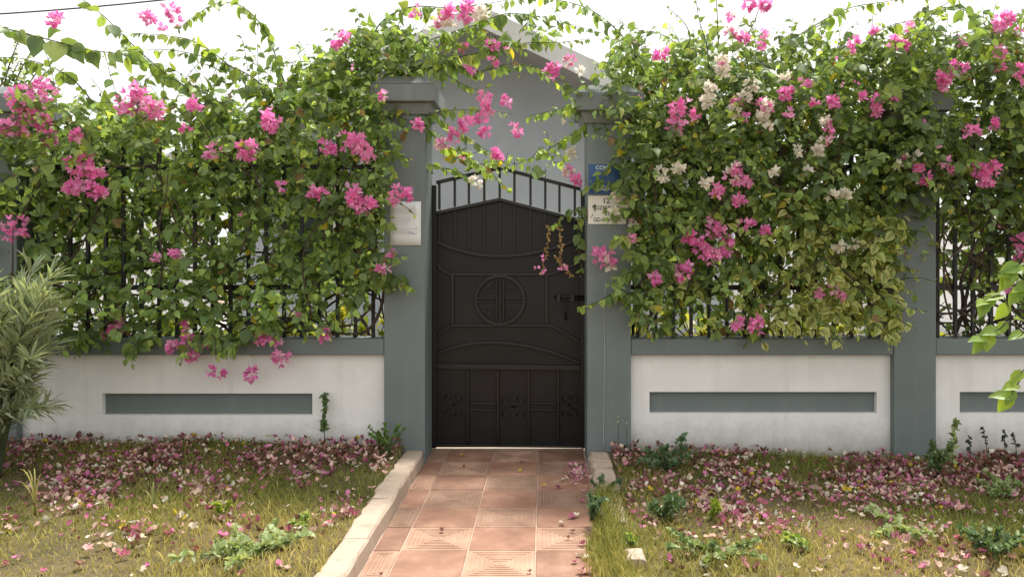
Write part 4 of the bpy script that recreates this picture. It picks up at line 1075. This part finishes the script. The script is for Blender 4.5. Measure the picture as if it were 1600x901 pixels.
# banana plant
bn = empty('banana_plant', (-3.72, 6.6, 0), 'young banana plant with upright green leaves behind the railing', 'banana plant')
MB().tube([(-3.72, 6.6, 0), (-3.70, 6.6, .9), (-3.73, 6.6, 1.9)], [.09, .075, .05], 10).build('pseudostem', M['twig'], bn)
for dx, dy, hh in ((.0, -.1, 1.0), (.7, .2, .7), (-.8, .1, .8), (.25, .9, .7), (-.2, -.9, .55), (.55, -.5, .6)):
    N = 9; V = []; mid = []
    for i in range(N):
        t = i / (N - 1); mid.append(Vector((-3.73 + dx * t * t * .8, 6.6 + dy * t * t * .8, 1.85 + hh * (t - .25 * t ** 3 * (abs(dx) + abs(dy))))))
    sdv = Vector((dy, -dx, 0)).normalized() if abs(dx) + abs(dy) > .2 else Vector((1, 0, 0))
    if dx == 0.0: sdv = Vector((1, .2, 0)).normalized()
    vs = []; fs = []
    for i, p in enumerate(mid):
        t = i / (N - 1); w_ = .115 * math.sin(math.pi * min(1, max(0, (t - .12) / .88)) ** .8) + .006
        vs += [p - sdv * w_ + Vector((0, 0, .03)) * (w_ / .1), p, p + sdv * w_ + Vector((0, 0, .03)) * (w_ / .1)]
    for i in range(N - 1):
        a_ = i * 3; fs += [(a_, a_ + 1, a_ + 4, a_ + 3), (a_ + 1, a_ + 2, a_ + 5, a_ + 4)]
    me = MB().add(vs, fs, True).mesh('leaf'); at = me.attributes.new('Col', 'FLOAT_COLOR', 'POINT')
    at.data.foreach_set('color', np.tile(np.array([.13, .19, .03, 1], np.float32), len(vs))); link('leaf', me, M['leaf'], bn)
# small leaved tree behind the corner pillar
yt = empty('yard_tree', (-5.3, 7.4, 0), 'sparse small-leaved tree rising behind the corner pillar', 'tree')
trk = [Vector((-5.3, 7.4, 0)), Vector((-5.25, 7.4, 1.2)), Vector((-5.15, 7.4, 2.2))]
MB().tube(catmull(trk, 5), [.05 - .03 * i / 11 for i in range(11)], 8).build('trunk', M['bark'], yt)
L = Leaves(); T = MB()
for x, y in ((30, 95), (55, 70), (85, 82), (80, 105), (60, 125), (30, 60), (100, 130), (10, 110), (-40, 80), (-80, 120), (95, 150), (20, 140), (70, 150), (110, 115), (45, 110)):
    pts = catmull([Vector((-5.15, 7.4, 2.2)), (Vector((-5.15, 7.4, 2.2)) + P(x, y, 7.3)) / 2 + Vector((-.1, 0, .15)), P(x, y, 7.3)], 8); T.tube(pts, [.012 - .0095 * i / len(pts) for i in range(len(pts))], 4, False)
    run_leaves(L, pts[5:], q, .03, .06, .8, 0, .1); run_leaves(L, pts[5:], q, .03, .055, .8, 0, .1)
T.build('branch', M['bark'], yt); o = link('crown', L.mesh('crown', None, M['leaf']), None, yt); o['kind'] = 'stuff'
cluster(yt, 88, 28, 9, 7.3, q, 'pink')

# ============================ weeds
WP = [(.15, .22, .07), (.12, .18, .06), (.18, .25, .09)]
PALE = [(.34, .41, .20), (.40, .46, .25), (.26, .34, .14)]
DARK = [(.085, .145, .07), (.105, .17, .075), (.12, .19, .10)]
LIME = [(.26, .34, .04), (.20, .30, .04), (.32, .36, .06)]
def ground_at(px, py):
    Y = 4.0
    for _ in range(12):
        x = (px - CX) * Y / F; Y = F * (H - gz(x, Y)) / (py - CY)
    Y = min(Y, YP - .06); x = (px - CX) * Y / F
    return Vector((x, Y, gz(x, Y)))
def weed(px, py, h, spread, n, leaf, pal, label, kind='bush', name='weed', cat='weed', narrow=False):
    b = ground_at(px, py); r = empty(name, b, label, cat)
    T = MB(); L = Leaves(NARROW_V, NARROW_F, NARROW_E) if narrow else Leaves()
    n = max(4, int(n * .5)); leaf *= .75; h *= .9
    for k in range(n):
        a_ = q.uniform(0, 6.28); rr = spread * q.uniform(.2, 1.15)
        if kind == 'rosette': e = b + Vector((rr * math.cos(a_), rr * math.sin(a_), h * q.uniform(.3, 1)))
        else: e = b + Vector((rr * math.cos(a_), min(rr * math.sin(a_), YP - .03 - b.y), h * q.uniform(.55, 1)))
        pts = catmull([b + Vector((q.uniform(-.012, .012), q.uniform(-.012, .012), -.005)), b.lerp(e, .5) + Vector((0, 0, h * .12)), e], 6)
        T.tube(pts, [.0035 - .002 * i / len(pts) for i in range(len(pts))], 4, False)
        for i, p in enumerate(pts[3:]):
            for j in range(2 if kind != 'rosette' else 3):
                c = q.choice(pal); v = q.uniform(.8, 1.2)
                L.add(p, rv(q, 1) + UPV * .2 + (e - b).normalized() * .4, UPV + FRONT * .3 + rv(q, .5), leaf * q.uniform(.7, 1.2), tuple(x * v for x in c))
    T.build('stem', M['twig'], r)
    o = link('foliage', L.mesh('foliage', None, M['weed']), None, r); o['kind'] = 'stuff'
def spike(px, py, h, n, leaf, pal, label, lean=(0, 0), bare=.35):
    b = ground_at(px, py); r = empty('weed', b, label, 'weed')
    pts = catmull([b - Vector((0, 0, .005)), b + Vector((lean[0] * .4, lean[1], h * .5)), b + Vector((lean[0], lean[1], h))], 10)
    MB().tube(pts, [.004 - .0025 * i / len(pts) for i in range(len(pts))], 5, False).build('stem', M['twig'], r)
    L = Leaves()
    for p in pts[int(len(pts) * bare):]:
        for j in range(n):
            c = q.choice(pal); v = q.uniform(.85, 1.15); L.add(p + rv(q, .004), rv(q, 1) + UPV * .1, UPV + FRONT + rv(q, .5), leaf * q.uniform(.7, 1.2), tuple(x * v for x in c))
    o = link('foliage', L.mesh('foliage', None, M['weed']), None, r); o['kind'] = 'stuff'
    return r
def grassy(px, py, h, n, colr, label):
    b = ground_at(px, py); r = empty('weed', b, label, 'weed'); 
    for k in range(n):
        a_ = q.uniform(0, 6.28); hh = h * q.uniform(.5, 1); rr = hh * q.uniform(.25, .7); N = 8; vs = []; fs = []
        d = Vector((math.cos(a_), math.sin(a_) * .7, 0)); s_ = Vector((-d.y, d.x, 0)).normalized()
        for i in range(N):
            t = i / (N - 1); p = b + d * rr * t * t + Vector((0, 0, hh * (t - .35 * t ** 3) * 1.3 - .004)); w_ = .006 * (1 - t) ** .6 + .0004
            vs += [p - s_ * w_, p + s_ * w_]
        for i in range(N - 1): fs.append((2 * i, 2 * i + 1, 2 * i + 3, 2 * i + 2))
        me = MB().add(vs, fs, True).mesh('blade'); at = me.attributes.new('Col', 'FLOAT_COLOR', 'POINT'); v = q.uniform(.8, 1.2)
        at.data.foreach_set('color', np.tile(np.array([colr[0] * v, colr[1] * v, colr[2], 1], np.float32), len(vs))); link('blade', me, M['grass'], r)
spike(507, 690, .36, 4, .038, DARK + WP, 'slim upright weed with small leaves against the white wall')
weed(606, 712, .22, .13, 26, .035, [(.10, .20, .04), (.08, .16, .03), (.14, .24, .06)], 'bushy bright green weed at the foot of the notice pillar')
weed(1045, 735, .16, .22, 24, .045, DARK, 'dark green leafy weed near the foot of the address pillar')
spike(1062, 728, .20, 2, .04, DARK, 'dark weed sprig standing up against the white wall', (.02, 0), .5)
weed(1465, 745, .25, .14, 18, .05, WP + DARK, 'green leafy weed at the foot of the plain pillar')
spike(1487, 742, .34, 2, .045, PALE + WP, 'tall pale green weed shoot beside the plain pillar', (.02, 0), .3)
for x_, h_ in ((1518, .2), (1545, .26), (1570, .24), (1590, .22)):
    put(spike(x_, 728, h_, 1, .028, [(.03, .05, .03), (.05, .06, .03)], 'wiry dark weed stalk against the wall beyond the plain pillar', (q.uniform(-.04, .04), 0), .6), group='wiry weed stalks beyond the plain pillar')
for x_, h_ in ((965, .26), (980, .22)):
    put(spike(x_, 712, h_, 1, .012, PALE, 'thin pale seed stalk at the foot of the address pillar', (q.uniform(-.04, .02), 0), .85), group='seed stalks at the address pillar')
grassy(55, 805, .30, 12, (.30, .27, .09), 'yellowing tall grass tuft below the oleander')
grassy(240, 800, .22, 5, (.25, .27, .10), 'thin bent grass tuft in front of the inset strip')
grassy(165, 815, .18, 4, (.27, .27, .09), 'small pale grass tuft in the petal-strewn lawn')
weed(395, 868, .08, .30, 34, .050, PALE, 'pale oval-leaved creeping weed on the lawn by the tall kerb', 'rosette')
weed(345, 812, .10, .06, 8, .035, LIME, 'small lime green weed sprig on the lawn')
weed(475, 825, .07, .07, 8, .035, LIME + PALE, 'small lime green weed beside the tall kerb', 'rosette')
weed(925, 812, .15, .08, 16, .035, DARK, 'dark green weed growing over the low kerb')
weed(940, 770, .10, .10, 10, .035, DARK, 'dark weed sprawling across the top of the low kerb')
weed(1035, 815, .15, .15, 22, .045, [(.09, .15, .05), (.07, .12, .045), (.11, .17, .07)], 'mid green broad-leaved weed in the petals by the address pillar')
weed(1115, 868, .09, .22, 28, .038, PALE + WP, 'pale green clover-like weed on the petal-strewn lawn', 'rosette')
weed(1110, 815, .12, .06, 7, .04, LIME, 'lime green weed sprig among fallen bracts')
weed(1395, 825, .08, .22, 22, .042, PALE, 'pale low weed in the thick of the fallen bracts', 'rosette')
weed(1555, 870, .14, .18, 24, .050, WP + DARK, 'leafy green weed on the lawn under the sapling')
weed(1265, 862, .07, .10, 10, .042, PALE + LIME, 'small pale weed on the dry lawn before the inset strip', 'rosette')
weed(1575, 775, .12, .16, 16, .045, WP + PALE, 'spreading green weed between plain pillar and sapling', 'rosette')
weed(985, 860, .07, .05, 8, .032, LIME + WP, 'tiny green weed next to the broken stone')

# ============================ grass (one mass)
rn = np.random.default_rng(5)
def gz_np(x, y):
    n = .012 * np.sin(2.1 * x + 1.3 * y) + .008 * np.sin(5.3 * x - 3.7 * y + 1)
    ss = lambda a, b, v: (lambda t: t * t * (3 - 2 * t))(np.clip((v - a) / (b - a), 0, 1))
    return np.where(x < -.25, .062 + .055 * ss(4.3, 5.3, y) + n, .045 - .018 * (x - .4) + .02 * ss(4.6, 5.3, y) + n * .8)
N = 240000
gx = rn.uniform(-5.0, 5.2, N); gy = 1.6 + (5.30 - 1.6) * rn.uniform(0, 1, N)
patch = np.sin(gx * 3.1 + gy * 1.7) + np.sin(gx * 1.3 - gy * 4.1 + 2) + .7 * np.sin(gx * 7.7 + gy * 6.1)
keep = ((gx < PATH_L - .12) | (gx > PATH_R + .10)) & (rn.uniform(-2.4, 3.0, N) < patch + 1.7)
keep &= ~((gx > PATH_R) & (gx < PATH_R + .16) & (gy > 4.35))
gx, gy, patch = gx[keep], gy[keep], patch[keep]
# grass creeping over the low kerb
ex = rn.normal(PATH_R + .06, .05, 5200); ey = rn.uniform(2.0, 4.45, 5200); ok = (ex > PATH_R - .03) & (np.sin(ey * 9) + np.sin(ey * 4.1 + 1) > -.7)
gx = np.concatenate([gx, ex[ok]]); gy = np.concatenate([gy, ey[ok]]); patch = np.concatenate([patch, np.zeros(ok.sum())])
fx = rn.normal(PATH_R + .0, .055, 11000); fy = rn.uniform(2.0, 4.45, 11000)
lim = PATH_R - .10 * np.clip((4.45 - fy) / .5, 0, 1) * (.75 + .5 * np.sin(fy * 7.3 + 1)) - .01
ok = (fx > lim) & (fx < PATH_R + .2); tall0 = len(gx)
gx = np.concatenate([gx, fx[ok]]); gy = np.concatenate([gy, fy[ok]]); patch = np.concatenate([patch, rn.uniform(.5, 3.0, ok.sum())])
n = len(gx); z = np.where((gx > PATH_L) & (gx < PATH_R + .012), -.002, gz_np(gx, gy) - .004)
hgt = rn.uniform(.014, .05, n) * (1 + .45 * patch / 2.7); an = rn.uniform(0, 6.283, n); ln = hgt * rn.uniform(.2, 1.1, n)
hgt[tall0:] *= 1.35; dx, dy = np.cos(an), np.sin(an); wd = rn.uniform(.0014, .003, n); ta = rn.uniform(0, 6.283, n); sx, sy = np.cos(ta) * wd, np.sin(ta) * wd
V = np.zeros((n, 5, 3))
V[:, 0] = np.stack([gx - sx, gy - sy, z], 1); V[:, 1] = np.stack([gx + sx, gy + sy, z], 1)
mxx, myy, mz_ = gx + dx * ln * .35, gy + dy * ln * .35, z + hgt * .65
V[:, 2] = np.stack([mxx - sx * .8, myy - sy * .8, mz_], 1); V[:, 3] = np.stack([mxx + sx * .8, myy + sy * .8, mz_], 1)
V[:, 4] = np.stack([gx + dx * ln, gy + dy * ln, z + hgt], 1)
dry = np.clip(.42 + .20 * np.sin(gx * 2.3 + gy * 2.9) + .12 * patch * -.5 + rn.normal(0, .25, n) + .55 * np.clip((4.0 - gy) / .6, -.6, 1) * .7, 0, 1)[:, None]  # random dryness; near blades also tinted yellower, painting in the sunlit foreground
ca = np.array([.165, .21, .038]); cb = np.array([.54, .44, .140])
C = (ca * (1 - dry) + cb * dry) * rn.uniform(.75, 1.25, (n, 1)); C = np.repeat(C[:, None, :], 5, 1); C = np.concatenate([C.reshape(-1, 3), np.ones((n * 5, 1))], 1)
o = link('grass', fast_mesh('grass', V.reshape(-1, 3), [(0, 1, 3, 2), (2, 3, 4)], 5, n, C, M['grass']), None)
put(o, 'short dry yellow-green grass of the lawn on both sides of the path', 'grass', None, 'stuff')

# ============================ fallen bracts
q = random.Random(97)
FALL = {'mauve': [(.43, .14, .22), (.53, .20, .30), (.36, .11, .15), (.57, .20, .36)], 'pale': [(.63, .38, .35), (.56, .39, .31), (.67, .47, .41)],
        'cream': [(.62, .56, .45), (.70, .66, .56), (.54, .45, .32)], 'brown': [(.20, .09, .075), (.26, .13, .095), (.155, .08, .06)], 'yellow': [(.52, .40, .05)]}
pts = []
tries = 0
clump = [(q.uniform(-4.4, 4.6), q.uniform(3.3, 5.2), q.uniform(.08, .25)) for _ in range(120)]
while len(pts) < 11500 and tries < 200000:
    tries += 1
    if q.random() < .35:
        cx, cy, cr = q.choice(clump); x, y = q.gauss(cx, cr), q.gauss(cy, cr * .6)
    else: x, y = q.uniform(-4.8, 5.0), q.uniform(2.9, 5.30)
    if y > 5.30 or y < 2.9: continue
    if PATH_L - .16 < x < PATH_R + .16: continue
    dens = .04 + .32 * sstep(3.4, 4.1, y) + 1.0 * sstep(4.4, 5.1, y)
    if x > 0: dens = .07 + .42 * sstep(3.2, 4.1, y) + .85 * sstep(4.2, 5.0, y)
    dens *= max(.12, .62 + .75 * math.sin(2.7 * x + 1.9 * y) * math.sin(4.1 * x - 3.3 * y + 2) + .35 * math.sin(9.1 * x + 7.3 * y) * (1 - sstep(4.6, 5.1, y)))
    if q.random() > dens: continue
    deep = sstep(4.5, 5.2, y)
    k = q.choices(('mauve', 'pale', 'cream', 'brown', 'yellow'), (.27, .29, .17, .16 + .60 * deep, .03))[0]
    pts.append((x, y, gz(x, y) + q.uniform(.006, .034 + .03 * deep), k))
def ppx(p): return CX + p[0] * F / p[1], CY - (p[2] - H) * F / p[1]
pts.sort(key=lambda p: p[1])
vis = [p for p in pts if 0 < ppx(p)[0] < 1600 and ppx(p)[1] < 899][:300]; vs_ = set(vis)
FD = {}
for k, cols in FALL.items():
    for j, c in enumerate(cols):
        L = Leaves(PET_V * np.array([1.25, 1, 1.3]), PET_F, PET_E); L.add((0, -.45, 0), (0, 1, 0), (0, 0, 1), 1, c, tuple(x * .85 for x in c))
        L.add((0, -.40, .02), (.75, .55, .25), (-.3, 0, 1), .95, c, tuple(x * .85 for x in c)); L.add((0, -.40, .02), (-.75, .5, .3), (.3, 0, 1), .9, c, tuple(x * .85 for x in c))
        FD[(k, j)] = L.mesh('fallen_bract', None, M['dryb'])
WORD = {'mauve': 'mauve pink', 'pale': 'faded pale pink', 'cream': 'creamy white', 'brown': 'dry brown', 'yellow': 'yellowed'}
for p in vis:
    k = p[3]; o = bpy.data.objects.new('fallen_bract', FD[(k, q.randrange(len(FALL[k])))]); col.objects.link(o)
    o.location = p[:3]; o.rotation_euler = (q.uniform(-.7, .7), q.uniform(-.7, .7), q.uniform(0, 6.28)); s = q.choice((.016, .021, .026, .031, .037)); o.scale = (s, s, s)
    sd_ = 'lawn beside the tall kerb' if p[0] < 0 else 'lawn beside the low kerb'
    put(o, f'{WORD[k]} fallen bougainvillea bract on the open {sd_}', 'bract', f'{WORD[k]} bracts on the {sd_}')
for side, nm in ((-1, 'below the notice pillar bay'), (1, 'along the address pillar bay')):
    L = Leaves(PET_V * np.array([1.25, 1, 1.3]), PET_F, PET_E)
    for p in pts:
        if p in vs_ or (p[0] < 0) != (side < 0): continue
        c = q.choice(FALL[p[3]]); v = q.uniform(.8, 1.15); c = tuple(x * v for x in c); s = q.choice((.013, .018, .023, .028, .034))
        b_ = Vector(p[:3])
        for j in range(q.choice((1, 2, 3))):
            L.add(b_ + rv(q, .006), Vector((q.uniform(-1, 1), q.uniform(-1, 1), q.uniform(-.1, .6))), UPV + rv(q, .55), s, c, tuple(x * .85 for x in c))
    o = link('bract_litter', L.mesh('bract_litter', None, M['dryb']), None)
    put(o, f'thick drift of fallen pink, cream and brown bracts {nm}', 'petal litter', None, 'stuff')
# a heap and a few strays on the tiles
L = Leaves(PET_V, PET_F, PET_E)
for k in range(70):
    b_ = P(q.gauss(899, 7), 0, 4.95); y = q.gauss(4.93, .12)
    L.add(Vector((min(.285, q.gauss(.225, .035)), y, q.uniform(.004, .03))), Vector((q.uniform(-1, 1), q.uniform(-1, 1), q.uniform(0, .5))), UPV + rv(q, .5), q.uniform(.028, .04), q.choice(FALL['mauve'] + FALL['pale']), (.6, .4, .5))
o = link('bract_heap', L.mesh('bract_heap', None, M['dryb']), None, base=(.225, 4.93, 0)); put(o, 'small heap of mauve bracts on the tiles against the low kerb', 'petal heap', None, 'stuff')
for k, (px, py, kk) in enumerate(((872, 762, 'mauve'), (908, 783, 'mauve'), (900, 806, 'cream'), (893, 808, 'mauve'), (912, 850, 'mauve'), (905, 868, 'cream'), (915, 872, 'cream'), (898, 878, 'mauve'), (915, 885, 'mauve'), (908, 895, 'pale'), (920, 893, 'pale'), (850, 759, 'yellow'), (880, 751, 'cream'), (878, 818, 'cream'), (815, 722, 'brown'), (725, 729, 'brown'), (690, 829, 'brown'), (722, 711, 'yellow'), (813, 736, 'yellow'), (595, 898, 'brown'), (828, 893, 'brown'), (895, 830, 'brown'), (888, 840, 'brown'))):
    Y = F * (H - .006) / (py - CY); x = (px - CX) * Y / F
    o = bpy.data.objects.new('fallen_bract', FD[(kk, 0)]); col.objects.link(o); o.location = (x, Y, .008); o.rotation_euler = (q.uniform(-.3, .3), q.uniform(-.3, .3), q.uniform(0, 6.28)); s = q.uniform(.024, .04) * (.6 if kk in ('brown', 'yellow') else 1); o.scale = (s,) * 3
    put(o, f'{WORD[kk]} fallen bract lying on the terracotta path', 'bract', f'{WORD[kk]} bracts on the path')
# litter on top of the coping
L = Leaves(PET_V, PET_F, PET_E)
for k in range(420):
    x = q.choice((q.uniform(-3.5, -1.12), q.uniform(.62, 2.38), q.uniform(2.7, 4.5)))
    L.add(Vector((x, q.uniform(5.29, 5.47), .849 + q.uniform(0, .012))), Vector((q.uniform(-1, 1), q.uniform(-1, 1), .1)), UPV + rv(q, .4), q.uniform(.02, .036), q.choice(FALL['brown'] + FALL['brown'] + FALL['cream']), (.3, .2, .12))
o = link('dry_litter', L.mesh('dry_litter', None, M['dryb']), None); put(o, 'dry brown leaf litter lying along the coping under the railing', 'leaf litter', None, 'stuff')
